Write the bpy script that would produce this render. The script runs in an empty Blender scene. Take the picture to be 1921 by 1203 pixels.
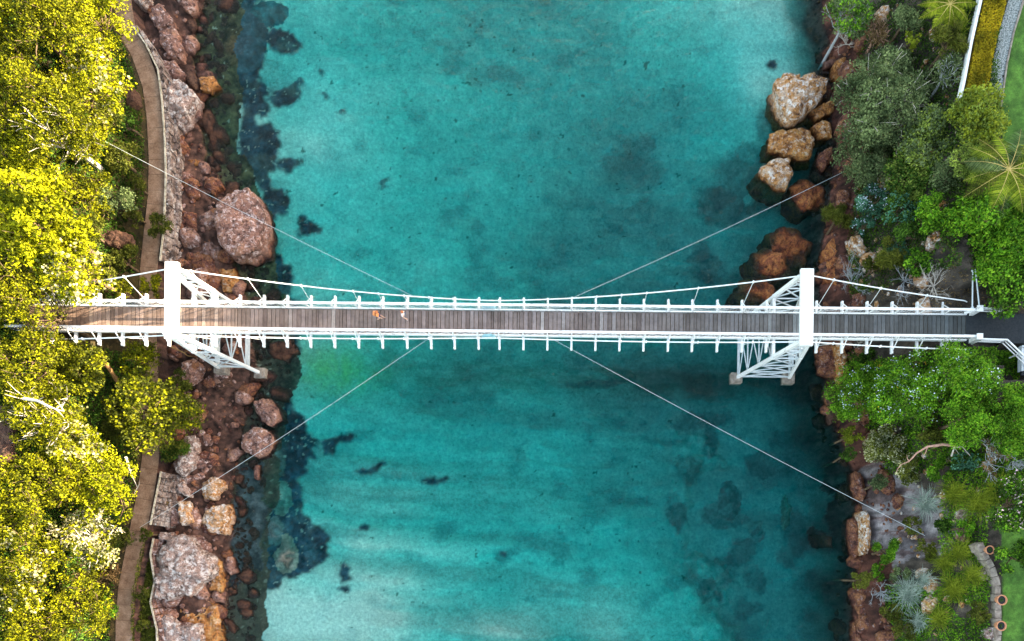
import bpy, bmesh, math, random
import numpy as np
from mathutils import Vector, Matrix, noise as mnoise
random.seed(7)
S = bpy.context.scene
COL = S.collection
R = math.radians

# ------------------------------------------------------------------ camera
W, HH, F = 1921.0, 1203.0, 1269.0
CX, CY = 1049.0, 1039.5                                 # foot of the plumb line (the lens is shifted, the camera looks straight down)
CAM = Vector((5.68706, -19.52353, 65.2))
PSI = 0.0105
M = np.array([[math.cos(PSI), -math.sin(PSI), 0], [math.sin(PSI), math.cos(PSI), 0], [0, 0, 1.0]])   # rows: world axes in camera axes
cd = bpy.data.cameras.new('camera')
cam = bpy.data.objects.new('camera', cd)
COL.objects.link(cam)
cd.sensor_fit = 'HORIZONTAL'
cd.sensor_width = 36.0
cd.lens = 36.0 * F / W
cd.shift_x = (W / 2 - CX) / W
cd.shift_y = (CY - HH / 2) / W
cd.clip_start = 0.5
cd.clip_end = 3000
mw = Matrix([list(M[i]) + [CAM[i]] for i in range(3)] + [[0, 0, 0, 1]])
cam.matrix_world = mw
S.camera = cam
S.render.resolution_x = 1024
S.render.resolution_y = 641

# ------------------------------------------------------------------ light
SUN_EL, SUN_AZ = 15.0, 16.0          # azimuth counter-clockwise from +X
wld = bpy.data.worlds.new("World")
S.world = wld
wld.use_nodes = True
nt = wld.node_tree
nt.nodes.clear()
sky = nt.nodes.new('ShaderNodeTexSky')
sky.sky_type = 'NISHITA'
sky.sun_disc = False
sky.sun_elevation = R(SUN_EL)
sky.sun_rotation = R(90 - SUN_AZ)
sky.altitude = 0
bg = nt.nodes.new('ShaderNodeBackground')
bg.inputs['Strength'].default_value = 0.15
wo = nt.nodes.new('ShaderNodeOutputWorld')
hz_ = nt.nodes.new('ShaderNodeMix'); hz_.data_type = 'RGBA'; hz_.blend_type = 'MULTIPLY'
hz_.inputs[0].default_value = 1.0; hz_.inputs[7].default_value = (1.27, 1.03, 0.80, 1)      # thin bright haze warms the blue
nt.links.new(sky.outputs[0], hz_.inputs[6]); nt.links.new(hz_.outputs[2], bg.inputs['Color'])
nt.links.new(bg.outputs[0], wo.inputs['Surface'])
sl = bpy.data.lights.new('sun', 'SUN')
sl.energy = 4.9
sl.angle = R(0.6)
sl.color = (1.0, 0.84, 0.6)
sun = bpy.data.objects.new('sun', sl)
COL.objects.link(sun)
sv = Vector((math.cos(R(SUN_EL)) * math.cos(R(SUN_AZ)), math.cos(R(SUN_EL)) * math.sin(R(SUN_AZ)), math.sin(R(SUN_EL))))
sun.rotation_euler = sv.to_track_quat('Z', 'Y').to_euler()
sun.location = (60, 20, 60)
S.view_settings.view_transform = 'Standard'
S.view_settings.look = 'None'
S.view_settings.gamma = 1
S.view_settings.use_curve_mapping = False
S.view_settings.exposure = 3.0
S.render.engine = 'CYCLES'
S.cycles.max_bounces = 8
S.cycles.transparent_max_bounces = 12

# ------------------------------------------------------------------ survey helpers
def P(u, v, z):
    """world point at height z on the line of sight of plan position (u, v)"""
    r = M @ np.array([(u - CX) / F, -(v - CY) / F, -1.0])
    k = (z - CAM[2]) / r[2]
    return Vector((CAM[0] + r[0] * k, CAM[1] + r[1] * k, z))

def Qmap(x, y):
    """plan coordinates of world points at sea level (arrays)"""
    dx, dy, dz = x - CAM[0], y - CAM[1], -CAM[2]
    a = M[0][0] * dx + M[1][0] * dy + M[2][0] * dz
    b = M[0][1] * dx + M[1][1] * dy + M[2][1] * dz
    c = M[0][2] * dx + M[1][2] * dy + M[2][2] * dz
    c = np.minimum(c, -8.0)
    return CX - F * a / c, CY + F * b / c

def _h(ix, iy, s):
    n = (ix.astype(np.int64) * 374761393 + iy.astype(np.int64) * 668265263 + s * 1442695041) & 0xffffffff
    n = ((n ^ (n >> 13)) * 1274126177) & 0xffffffff
    n = n ^ (n >> 16)
    return (n & 0xffff) / 65535.0

def vnoise(x, y, s=0):
    x = np.asarray(x, float); y = np.asarray(y, float)
    ix = np.floor(x); iy = np.floor(y)
    fx = x - ix; fy = y - iy
    fx = fx * fx * (3 - 2 * fx); fy = fy * fy * (3 - 2 * fy)
    a = _h(ix, iy, s); b = _h(ix + 1, iy, s); c = _h(ix, iy + 1, s); d = _h(ix + 1, iy + 1, s)
    return (a + (b - a) * fx) * (1 - fy) + (c + (d - c) * fx) * fy

def fbm(x, y, s=0, o=4):
    t = 0; a = 0.5; n = 0
    for i in range(o):
        t = t + a * vnoise(x * 2 ** i, y * 2 ** i, s + i * 17); n += a; a *= 0.5
    return t / n - 0.5          # -0.5..0.5

def sstep(a, b, x):
    t = np.clip((x - a) / (b - a), 0, 1)
    return t * t * (3 - 2 * t)

# ------------------------------------------------------------------ object helpers
def tag(o, label=None, cat=None, group=None, kind=None):
    if label: o['label'] = label
    if cat: o['category'] = cat
    if group: o['group'] = group
    if kind: o['kind'] = kind
    return o

def empty(name, loc=(0, 0, 0), rz=0):
    o = bpy.data.objects.new(name, None)
    o.empty_display_size = 0.3
    o.location = loc; o.rotation_euler = (0, 0, rz)
    COL.objects.link(o)
    return o

def link_mesh(name, me, mat, parent=None, loc=None):
    o = bpy.data.objects.new(name, me)
    if mat is not None and len(me.materials) == 0: me.materials.append(mat)
    COL.objects.link(o)
    if parent is not None: o.parent = parent
    if loc is not None: o.location = loc
    return o

class MB:
    """collects shapes of one object"""
    def __init__(s): s.v = []; s.f = []
    def box(s, c, d, rot=None):
        b = len(s.v); hx, hy, hz = d[0] / 2, d[1] / 2, d[2] / 2
        for z in (-hz, hz):
            for x, y in ((-hx, -hy), (hx, -hy), (hx, hy), (-hx, hy)):
                p = Vector((x, y, z))
                if rot is not None: p = rot @ p
                s.v.append(p + Vector(c))
        for q in ((3, 2, 1, 0), (4, 5, 6, 7), (0, 1, 5, 4), (1, 2, 6, 5), (2, 3, 7, 6), (3, 0, 4, 7)):
            s.f.append([b + i for i in q])
        return s
    def bar(s, a, b, w, h=None, up=(0, 0, 1)):
        a, b = Vector(a), Vector(b); h = h or w
        z = (b - a); L = z.length
        if L < 1e-5: return s
        z = z / L; upv = Vector(up)
        if abs(z.dot(upv)) > 0.98: upv = Vector((1, 0, 0))
        x = upv.cross(z).normalized(); y = z.cross(x)
        rot = Matrix((x, y, z)).transposed()
        return s.box((a + b) / 2, (w, h, L), rot)
    def tube(s, pts, rad, n=6, cap=True):
        pts = [Vector(p) for p in pts]
        if not hasattr(rad, '__len__'): rad = [rad] * len(pts)
        base = len(s.v); px = None
        for i, p in enumerate(pts):
            t = (pts[min(i + 1, len(pts) - 1)] - pts[max(i - 1, 0)])
            if t.length < 1e-6: t = Vector((0, 0, 1))
            t.normalize()
            if px is None:
                px = t.orthogonal().normalized()
            else:
                px = (px - t * px.dot(t))
                px = px.normalized() if px.length > 1e-5 else t.orthogonal().normalized()
            py = t.cross(px)
            for k in range(n):
                an = 2 * math.pi * k / n
                s.v.append(p + (px * math.cos(an) + py * math.sin(an)) * rad[i])
        for i in range(len(pts) - 1):
            for k in range(n):
                a = base + i * n + k; b2 = base + i * n + (k + 1) % n
                s.f.append([a, b2, b2 + n, a + n])
        if cap:
            s.f.append([base + k for k in range(n)][::-1])
            e = base + (len(pts) - 1) * n
            s.f.append([e + k for k in range(n)])
        return s
    def lathe(s, prof, c=(0, 0, 0), n=16, sx=1, sy=1):
        base = len(s.v); c = Vector(c)
        for r, z in prof:
            for k in range(n):
                an = 2 * math.pi * k / n
                s.v.append(c + Vector((r * sx * math.cos(an), r * sy * math.sin(an), z)))
        for i in range(len(prof) - 1):
            for k in range(n):
                a = base + i * n + k; b2 = base + i * n + (k + 1) % n
                s.f.append([a, b2, b2 + n, a + n])
        s.f.append([base + k for k in range(n)][::-1])
        e = base + (len(prof) - 1) * n
        s.f.append([e + k for k in range(n)])
        return s
    def build(s, name, mat, parent=None, loc=None, smooth=False):
        me = bpy.data.meshes.new(name)
        me.from_pydata([tuple(p) for p in s.v], [], s.f)
        if smooth: me.polygons.foreach_set('use_smooth', [True] * len(me.polygons))
        me.update()
        return link_mesh(name, me, mat, parent, loc)

def mesh_from_arrays(name, V, Fq, smooth=False):
    me = bpy.data.meshes.new(name)
    nv, nf = len(V), len(Fq); k = Fq.shape[1]
    me.vertices.add(nv); me.vertices.foreach_set('co', V.astype(np.float32).ravel())
    me.loops.add(nf * k); me.loops.foreach_set('vertex_index', Fq.astype(np.int32).ravel())
    me.polygons.add(nf)
    me.polygons.foreach_set('loop_start', np.arange(0, nf * k, k, dtype=np.int32))
    me.polygons.foreach_set('loop_total', np.full(nf, k, dtype=np.int32))
    if smooth: me.polygons.foreach_set('use_smooth', np.ones(nf, dtype=bool))
    me.update(calc_edges=True)
    me.validate()
    return me

# ------------------------------------------------------------------ materials
def new_mat(name):
    m = bpy.data.materials.new(name); m.use_nodes = True
    t = m.node_tree; b = t.nodes['Principled BSDF']
    b.inputs['Roughness'].default_value = 0.85
    b.inputs['Specular IOR Level'].default_value = 0.25
    return m, t, b

def N(t, typ, **kw):
    n = t.nodes.new(typ)
    for k, v in kw.items(): setattr(n, k, v)
    return n

def ramp(t, stops, src=None):
    r = N(t, 'ShaderNodeValToRGB')
    e = r.color_ramp.elements
    while len(e) < len(stops): e.new(0.5)
    for i, (p, c) in enumerate(stops):
        e[i].position = p; e[i].color = (c[0], c[1], c[2], 1)
    if src is not None: t.links.new(src, r.inputs['Fac'])
    return r

def noise_node(t, scale, detail=5, rough=0.6, coord='Object', dist=0.0):
    tc = N(t, 'ShaderNodeTexCoord')
    n = N(t, 'ShaderNodeTexNoise')
    n.inputs['Scale'].default_value = scale
    n.inputs['Detail'].default_value = detail
    n.inputs['Roughness'].default_value = rough
    n.inputs['Distortion'].default_value = dist
    t.links.new(tc.outputs[coord], n.inputs['Vector'])
    return n

def mixc(t, fac, a, b, mode='MIX'):
    m = N(t, 'ShaderNodeMix', data_type='RGBA', blend_type=mode)
    for s_, i in ((fac, 0), (a, 6), (b, 7)):
        if hasattr(s_, 'links') or hasattr(s_, 'is_output'): t.links.new(s_, m.inputs[i])
        elif isinstance(s_, (int, float)): m.inputs[i].default_value = s_
        else: m.inputs[i].default_value = (s_[0], s_[1], s_[2], 1)
    return m.outputs[2]

def bump(t, b, h, strength=0.5, dist=0.1):
    n = N(t, 'ShaderNodeBump'); n.inputs['Strength'].default_value = strength; n.inputs['Distance'].default_value = dist
    t.links.new(h, n.inputs['Height']); t.links.new(n.outputs[0], b.inputs['Normal'])

def noise_mat(name, stops, scale=3.0, rough=0.85, bmp=0.4, bd=0.05, detail=6, coord='Object', spec=0.25):
    m, t, b = new_mat(name)
    n = noise_node(t, scale, detail, 0.65, coord)
    r = ramp(t, stops, n.outputs['Fac'])
    t.links.new(r.outputs[0], b.inputs['Base Color'])
    b.inputs['Roughness'].default_value = rough
    b.inputs['Specular IOR Level'].default_value = spec
    n2 = noise_node(t, scale * 4, 5, 0.6, coord)
    bump(t, b, n2.outputs['Fac'], bmp, bd)
    return m

def leaf_mat(name, cols, trans=0.35, scale=0.6):
    """leaf colour varies leaf by leaf and in patches through the crown"""
    m, t, b = new_mat(name)
    g = N(t, 'ShaderNodeNewGeometry')
    n = len(cols)
    r = ramp(t, [(i / (n - 1), c) for i, c in enumerate(cols)], g.outputs['Random Per Island'])
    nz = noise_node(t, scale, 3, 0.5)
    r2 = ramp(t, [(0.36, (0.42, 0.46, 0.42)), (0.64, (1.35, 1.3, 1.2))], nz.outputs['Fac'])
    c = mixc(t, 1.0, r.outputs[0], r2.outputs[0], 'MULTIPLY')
    t.links.new(c, b.inputs['Base Color'])
    b.inputs['Roughness'].default_value = 0.7; b.inputs['Specular IOR Level'].default_value = 0.1
    tr = N(t, 'ShaderNodeBsdfTranslucent'); t.links.new(c, tr.inputs['Color'])
    mx = N(t, 'ShaderNodeMixShader'); mx.inputs[0].default_value = trans
    t.links.new(b.outputs[0], mx.inputs[1]); t.links.new(tr.outputs[0], mx.inputs[2])
    t.links.new(mx.outputs[0], t.nodes['Material Output'].inputs['Surface'])
    return m

def rock_mat(name, stops, lichen, lich_lo, wetcol):
    """sandstone: coarse colour, lichen on top, pits, a dark tide band near the water line"""
    m, t, b = new_mat(name)
    n = noise_node(t, 1.1, 8, 0.7, dist=0.6)
    r = ramp(t, stops, n.outputs['Fac'])
    n2 = noise_node(t, 6.0, 6, 0.75)
    r2 = ramp(t, [(0.36, (0.22, 0.17, 0.15)), (0.46, (0.85, 0.84, 0.84)), (0.64, (1.4, 1.36, 1.34))], n2.outputs['Fac'])
    c = mixc(t, 1.0, r.outputs[0], r2.outputs[0], 'MULTIPLY')
    n3 = noise_node(t, 2.3, 9, 0.8)
    r3 = ramp(t, [(lich_lo, (0, 0, 0)), (lich_lo + 0.05, (1, 1, 1))], n3.outputs['Fac'])
    g = N(t, 'ShaderNodeNewGeometry')
    sep = N(t, 'ShaderNodeSeparateXYZ'); t.links.new(g.outputs['Position'], sep.inputs[0])
    mr = N(t, 'ShaderNodeMapRange'); mr.inputs[1].default_value = 0.25; mr.inputs[2].default_value = 1.1
    t.links.new(sep.outputs[2], mr.inputs[0])
    mul = N(t, 'ShaderNodeMath', operation='MULTIPLY'); t.links.new(r3.outputs[0], mul.inputs[0]); t.links.new(mr.outputs[0], mul.inputs[1])
    c = mixc(t, mul.outputs[0], c, lichen)
    mr2 = N(t, 'ShaderNodeMapRange'); mr2.inputs[1].default_value = 0.05; mr2.inputs[2].default_value = 0.6
    t.links.new(sep.outputs[2], mr2.inputs[0])
    wet = mixc(t, 1.0, c, wetcol, 'MULTIPLY')
    c = mixc(t, mr2.outputs[0], wet, c)
    vo = N(t, 'ShaderNodeTexVoronoi'); vo.inputs['Scale'].default_value = 1.3
    tc = N(t, 'ShaderNodeTexCoord'); t.links.new(tc.outputs['Object'], vo.inputs['Vector'])
    pit = ramp(t, [(0.1, (0.22, 0.17, 0.13)), (0.2, (1, 1, 1))], vo.outputs['Distance'])
    c = mixc(t, 0.8, c, mixc(t, 1.0, c, pit.outputs[0], 'MULTIPLY'))
    t.links.new(c, b.inputs['Base Color'])
    b.inputs['Roughness'].default_value = 0.8
    n4 = noise_node(t, 5.0, 10, 0.75)
    bump(t, b, n4.outputs['Fac'], 0.9, 0.22)
    return m

MT = {}
MT['pale'] = rock_mat('pale_sandstone', [(0.36, (0.10, 0.04, 0.02)), (0.46, (0.46, 0.22, 0.07)), (0.56, (0.50, 0.36, 0.25)), (0.66, (0.22, 0.11, 0.08))], (0.70, 0.65, 0.61), 0.52, (0.42, 0.3, 0.24))
MT['white'] = rock_mat('white_sandstone', [(0.36, (0.10, 0.06, 0.05)), (0.5, (0.36, 0.25, 0.21)), (0.64, (0.20, 0.13, 0.11))], (0.64, 0.58, 0.55), 0.51, (0.4, 0.32, 0.28))
MT['pink'] = rock_mat('pink_sandstone', [(0.36, (0.05, 0.026, 0.022)), (0.5, (0.25, 0.13, 0.10)), (0.64, (0.34, 0.18, 0.11))], (0.54, 0.42, 0.40), 0.53, (0.35, 0.27, 0.25))
MT['rust'] = rock_mat('rust_sandstone', [(0.34, (0.025, 0.012, 0.010)), (0.46, (0.14, 0.052, 0.036)), (0.56, (0.27, 0.115, 0.05)), (0.68, (0.09, 0.05, 0.05))], (0.34, 0.24, 0.23), 0.56, (0.4, 0.32, 0.3))
MT['orange'] = rock_mat('orange_sandstone', [(0.34, (0.05, 0.018, 0.012)), (0.46, (0.24, 0.075, 0.03)), (0.56, (0.42, 0.17, 0.05)), (0.68, (0.14, 0.06, 0.05))], (0.40, 0.26, 0.2), 0.6, (0.5, 0.4, 0.36))
MT['gold'] = rock_mat('ochre_sandstone', [(0.36, (0.10, 0.035, 0.015)), (0.5, (0.40, 0.17, 0.045)), (0.64, (0.46, 0.27, 0.10))], (0.55, 0.45, 0.36), 0.53, (0.4, 0.3, 0.24))
MT['dark'] = rock_mat('weedy_rock', [(0.3, (0.03, 0.017, 0.013)), (0.5, (0.09, 0.045, 0.03)), (0.7, (0.15, 0.085, 0.05))], (0.22, 0.16, 0.13), 0.64, (0.6, 0.5, 0.45))
pm_, t, b = new_mat('white_paint')
n_a = noise_node(t, 1.3, 8, 0.75, dist=.8); n_b = noise_node(t, 7, 6, 0.8)
r_a = ramp(t, [(0.34, (0.40, 0.37, 0.33)), (0.42, (0.70, 0.70, 0.69)), (0.7, (0.80, 0.80, 0.79))], n_a.outputs['Fac'])
r_b = ramp(t, [(0.26, (0.45, 0.24, 0.13)), (0.33, (1, 1, 1))], n_b.outputs['Fac'])
t.links.new(mixc(t, 1.0, r_a.outputs[0], r_b.outputs[0], 'MULTIPLY'), b.inputs['Base Color']); b.inputs['Roughness'].default_value = .5
MT['white_paint'] = pm_
MT['steel'] = noise_mat('galvanised_steel', [(0.3, (0.42, 0.47, 0.5)), (0.7, (0.6, 0.63, 0.64))], 5.0, 0.5, 0.1, 0.01)
MT['concrete'] = noise_mat('weathered_concrete', [(0.3, (0.13, 0.10, 0.08)), (0.7, (0.36, 0.31, 0.26))], 3.0, 0.9, 0.5, 0.03)
MT['cable'] = noise_mat('white_cable', [(0.3, (0.62, 0.65, 0.66)), (0.7, (0.78, 0.78, 0.77))], 2.0, 0.5, 0.1, 0.01)
MT['bark'] = noise_mat('brown_bark', [(0.3, (0.05, 0.035, 0.02)), (0.7, (0.18, 0.12, 0.07))], 5.0, 0.9, 0.8, 0.05)
MT['orangebark'] = noise_mat('orange_bark', [(0.3, (0.16, 0.08, 0.03)), (0.7, (0.38, 0.22, 0.08))], 5.0, 0.9, 0.8, 0.05)
MT['palebark'] = noise_mat('pale_bark', [(0.3, (0.32, 0.27, 0.22)), (0.7, (0.55, 0.5, 0.44))], 4.0, 0.8, 0.5, 0.03)
MT['pinkbark'] = noise_mat('pink_bark', [(0.3, (0.35, 0.17, 0.12)), (0.7, (0.5, 0.31, 0.23))], 4.0, 0.8, 0.5, 0.03)
MT['greytwig'] = noise_mat('grey_twigs', [(0.3, (0.22, 0.23, 0.24)), (0.7, (0.48, 0.49, 0.5))], 4.0, 0.9, 0.3, 0.02)
MT['terracotta'] = noise_mat('terracotta', [(0.3, (0.40, 0.16, 0.08)), (0.7, (0.58, 0.28, 0.16))], 5.0, 0.8, 0.2, 0.01)
MT['asphalt'] = noise_mat('dark_asphalt', [(0.3, (0.014, 0.018, 0.022)), (0.7, (0.035, 0.04, 0.045))], 8.0, 0.85, 0.3, 0.01)
MT['hedge_y'] = leaf_mat('golden_leaf', [(0.17, 0.12, 0.004), (0.42, 0.31, 0.01), (0.30, 0.24, 0.01)], 0.2)
MT['gravelmat'] = noise_mat('pale_pebbles', [(0.38, (0.07, 0.09, 0.09)), (0.5, (0.28, 0.31, 0.3)), (0.62, (0.5, 0.53, 0.52))], 9.0, 0.9, 1.0, 0.08)
# leaves
MT['L_sun'] = leaf_mat('gum_leaf', [(0.010, 0.012, 0.001), (0.10, 0.112, 0.002), (0.23, 0.24, 0.003), (0.02, 0.025, 0.002), (0.29, 0.29, 0.003), (0.012, 0.016, 0.001)], 0.1)
MT['L_bright'] = leaf_mat('wattle_leaf', [(0.02, 0.025, 0.002), (0.35, 0.36, 0.003), (0.10, 0.11, 0.002), (0.48, 0.48, 0.006)], 0.12)
MT['L_white'] = leaf_mat('pale_gum_leaf', [(0.3, 0.28, 0.1), (0.5, 0.47, 0.24), (0.6, 0.56, 0.4)], 0.3)
MT['L_olive'] = leaf_mat('olive_leaf', [(0.046, 0.058, 0.009), (0.111, 0.130, 0.018), (0.182, 0.195, 0.027)], 0.3)
MT['L_dark'] = leaf_mat('dark_leaf', [(0.012, 0.035, 0.006), (0.05, 0.115, 0.014), (0.11, 0.21, 0.02)], 0.25)
MT['L_green'] = leaf_mat('green_leaf', [(0.02, 0.07, 0.006), (0.085, 0.24, 0.012), (0.17, 0.38, 0.02), (0.28, 0.46, 0.03)], 0.3)
MT['L_grey'] = leaf_mat('grey_green_leaf', [(0.060, 0.090, 0.037), (0.135, 0.188, 0.073), (0.240, 0.300, 0.126)], 0.25)
MT['L_lime'] = leaf_mat('lime_leaf', [(0.130, 0.195, 0.031), (0.273, 0.364, 0.062), (0.429, 0.520, 0.104)], 0.3)
MT['L_yg'] = leaf_mat('yellow_green_leaf', [(0.11, 0.15, 0.01), (0.24, 0.29, 0.02), (0.34, 0.37, 0.03)], 0.3)
MT['L_teal'] = leaf_mat('blue_green_leaf', [(0.028, 0.098, 0.056), (0.070, 0.196, 0.112), (0.140, 0.308, 0.196)], 0.25)
MT['L_cream'] = leaf_mat('cream_blossom', [(0.192, 0.216, 0.084), (0.432, 0.420, 0.216), (0.744, 0.720, 0.504)], 0.2)
MT['L_dry'] = leaf_mat('dry_leaf', [(0.12, 0.07, 0.03), (0.22, 0.14, 0.06), (0.3, 0.2, 0.1)], 0.2)
MT['fl_white'] = leaf_mat('pale_blue_petal', [(0.5, 0.6, 0.75), (0.75, 0.8, 0.9)], 0.1)
MT['fl_pink'] = leaf_mat('pink_petal', [(0.6, 0.35, 0.42), (0.8, 0.65, 0.68)], 0.1)
MT['fl_orange'] = leaf_mat('orange_petal', [(0.6, 0.25, 0.02), (0.8, 0.45, 0.04)], 0.1)
MT['spike_pale'] = leaf_mat('silvery_blade', [(0.2, 0.3, 0.25), (0.4, 0.48, 0.42), (0.55, 0.6, 0.55)], 0.15)
MT['spike_yg'] = leaf_mat('yellow_green_blade', [(0.117, 0.169, 0.013), (0.247, 0.312, 0.026), (0.390, 0.442, 0.039)], 0.2)

# ------------------------------------------------------------------ terrain
def interp(V, tab):
    a = np.array(tab, float)
    return np.interp(V, a[:, 0], a[:, 1])
SHORE_L = [(-400, 380), (0, 378), (60, 368), (110, 362), (170, 372), (230, 372), (300, 385), (340, 410), (400, 430), (500, 440), (560, 462), (640, 470),
           (700, 490), (760, 455), (850, 450), (900, 440), (960, 432), (1030, 432), (1100, 425), (1203, 418), (1600, 400)]
SHORE_R = [(-400, 1500), (0, 1540), (60, 1555), (100, 1560), (150, 1562), (300, 1566), (350, 1560), (420, 1545), (520, 1540), (600, 1545), (700, 1552), (780, 1560),
           (850, 1588), (900, 1602), (1000, 1612), (1050, 1606), (1100, 1600), (1203, 1598), (1600, 1600)]
PATH_PX = [(225, -60), (232, 20), (240, 62), (262, 100), (283, 160), (291, 220), (295, 300), (293, 370), (284, 450), (277, 520), (276, 600), (280, 700), (284, 800),
           (282, 860), (274, 920), (262, 980), (250, 1040), (238, 1100), (233, 1160), (232, 1230), (232, 1300)]
PATH_Z = 2.3
PATHW = [P(u, v, PATH_Z) for u, v in PATH_PX]
_py = np.array([p.y for p in PATHW])[::-1]; _px = np.array([p.x for p in PATHW])[::-1]
def path_x(y): return np.interp(y, _py, _px)

DEPTH_PTS = [(600,150,1.5),(650,330,1.35),(560,480,1.5),(800,100,2.1),(850,350,2.1),(1000,250,2.6),(1150,150,2.9),(1200,350,3.5),(1300,200,2.7),(1300,40,1.5),(1450,50,1.0),
 (1450,150,1.1),(1380,200,1.5),(1400,330,3.4),(1300,450,3.5),(1100,480,3.0),(900,520,2.1),(700,520,1.8),(1300,600,3.6),(700,700,2.1),(900,700,2.6),(1100,700,3.3),(1300,700,4),
 (1450,740,4.6),(700,800,1.8),(850,850,2.3),(1000,800,2.6),(1150,800,3.0),(1200,900,3.0),(1000,950,2.3),(1100,1050,2.1),(900,1000,2.0),(700,950,1.5),(650,1050,1.2),(480,1150,.5),
 (560,1130,.65),(650,1180,.9),(800,1150,1.3),(1000,1170,1.4),(1200,1150,1.6),(1300,1180,2.0),(1350,900,4.0),(1450,1000,4.2),(1500,1100,5),(1350,1050,3.7),(1550,900,5),(1580,1050,3.6),
 (1500,800,4.8),(1300,1100,2.8),(400,100,1.0),(430,300,1.0),(450,30,1.4),(560,850,1.7),(530,1000,1.7),(1540,200,1.5),(560,620,1.2),(1000,20,2.4),(900,-200,2.6),(900,1500,1.2),(1450,1500,3)]

def poly_in(U, V, pts):
    ins = np.zeros(U.shape, bool); n = len(pts); j = n - 1
    for i in range(n):
        xi, yi = pts[i]; xj, yj = pts[j]
        if yi != yj:
            c = ((yi > V) != (yj > V)) & (U < (xj - xi) * (V - yi) / (yj - yi) + xi)
            ins ^= c
        j = i
    return ins

def land_height(x, y, fine=True):
    x = np.asarray(x, float); y = np.asarray(y, float)
    U, V = Qmap(x, y)
    sL = interp(V, SHORE_L) + 26 * fbm(x * .45, y * .45, 3); sR = interp(V, SHORE_R) + 16 * fbm(x * .5, y * .5, 9)
    dL = (sL - U) / 20.1; dR = (U - sR) / 20.1
    # --- water bed
    num = np.zeros(x.shape); den = np.zeros(x.shape) + 1e-9
    for (u, v, d) in DEPTH_PTS:
        w = np.exp(-((U - u) ** 2 + (V - v) ** 2) / (2 * 75.0 ** 2)) + 1e-5 / (1 + ((U - u) ** 2 + (V - v) ** 2) / 4e4)
        num += w * d; den += w
    D = num / den
    D = D * (1 + 0.35 * fbm(x * .12 + 3, y * .3, 21, 3)) + 0.22 * fbm(x * .5, y * .5, 31, 3)
    rip = fbm(x * .05 + 1.5, y * .52 + .04 * x + 1.4 * fbm(x * .15, y * .15, 5, 2), 77, 3)
    D += (0.8 * rip) * sstep(600, 800, V) * np.clip((1350 - U) / 250, .2, 1) + 0.12 * rip + .9 * fbm(x * .16, y * .2, 35, 4)
    D += 1.1 * np.clip(fbm(x * .33, y * .33, 61, 4) * 2.4, -.6, 1) * sstep(1240, 1330, U) * sstep(700, 800, V)
    D = np.clip(.42 * np.maximum(D, .1) ** 1.9, .3, 4.6)
    eL = np.clip(-dL, 0, None); eR = np.clip(-dR, 0, None)
    shelfL = 0.12 + 0.15 * eL + 0.25 * (fbm(x * .9, y * .9, 8) + .3)
    kL = sstep(1.6, 4.2, eL + 2.0 * fbm(x * .5, y * .5, 12))
    D = shelfL * (1 - kL) + D * kL
    kR = sstep(0.0, 3.5, eR); D = (0.3 + .8 * eR) * (1 - kR) + D * kR
    z = -D
    # --- left bank
    px = path_x(y); s = px - x                       # metres inland of the path
    rise = 2.35 + 1.2 * np.clip(s - 0.9, 0, 5.5) + 0.30 * np.clip(s - 6.4, 0, 60)
    rise = rise + 0.9 * fbm(x * .3, y * .3, 14) * sstep(1.2, 3, s)
    ledge = 0.12 + 0.28 * np.clip(dL, 0, 3.2) + 0.55 * fbm(x * .8, y * .8, 15, 5) * sstep(0, .8, dL)
    ledge = np.minimum(ledge, 1.35)
    bankL = np.where(s > -0.95, np.where(s > .95, rise, PATH_Z - 0.06), ledge)
    z = np.where(dL > 0, np.maximum(bankL, 0.03), z)
    # --- right bank
    cl = np.where(V > 830, 2.6, 1.5)
    rr = cl * sstep(0, 1.1, dR) + (9.0 - cl) * sstep(0.6, 8.5, dR) + 0.9 * fbm(x * .45, y * .45, 18, 5) * sstep(.3, 1.5, dR) * (1 - .8 * sstep(9, 12, dR))
    hill = 31.5 * sstep(60, 96, x + 0.25 * y * 0 + 0) + 2.0 * fbm(x * .05, y * .05, 50) * sstep(60, 80, x)
    rr = rr + hill
    z = np.where(dR > 0, np.maximum(rr, 0.03), z)
    # far left hill and distant rise
    z = z + np.where(dL > 0, 6 * sstep(62, 110, -x), 0)
    # the bridge abutments cut into the banks
    cut = (np.abs(y) < 1.9) & (x > 33) & (x < 56)
    z = np.where(cut, np.minimum(z, 7.6), z)
    z = np.where((y > -4.6) & (y < -1.4) & (x > 42.5) & (x < 52), np.minimum(z, 6.6), z)
    z = np.where((np.abs(y) < 3.4) & (x > 33) & (x < 43), np.minimum(z, 7.7), z)
    cutl = (np.abs(y) < 1.8) & (x < -34) & (x > -52)
    z = np.where(cutl, np.minimum(z, 7.6), z)
    return z, U, V, dL, dR, s

def ground_z(x, y):
    return float(land_height(np.array([x]), np.array([y]))[0][0])

def axis(lo, hi, step, far):
    a = list(np.arange(lo, hi, step)); g = step; p = a[-1]
    up = []
    while p < far: g *= 1.25; p += g; up.append(p)
    g = step; p = a[0]; dn = []
    while p > -far: g *= 1.25; p -= g; dn.append(p)
    return np.array(dn[::-1] + a + up)

xs = axis(-50.5, 52.5, 0.12, 420); ys = axis(-29.5, 35.5, 0.12, 420)
X, Y = np.meshgrid(xs, ys)
Z, U, V, DL, DR, SP = land_height(X, Y)
nx, ny = len(xs), len(ys)
# fine relief on rock
Z = Z + np.where((DL > 0) & (SP < -1.0), 0.35 * fbm(X * 2.2, Y * 2.2, 99, 4), 0)
Z = np.where((DL > 0) & (Z < .02), .02, Z)

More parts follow.
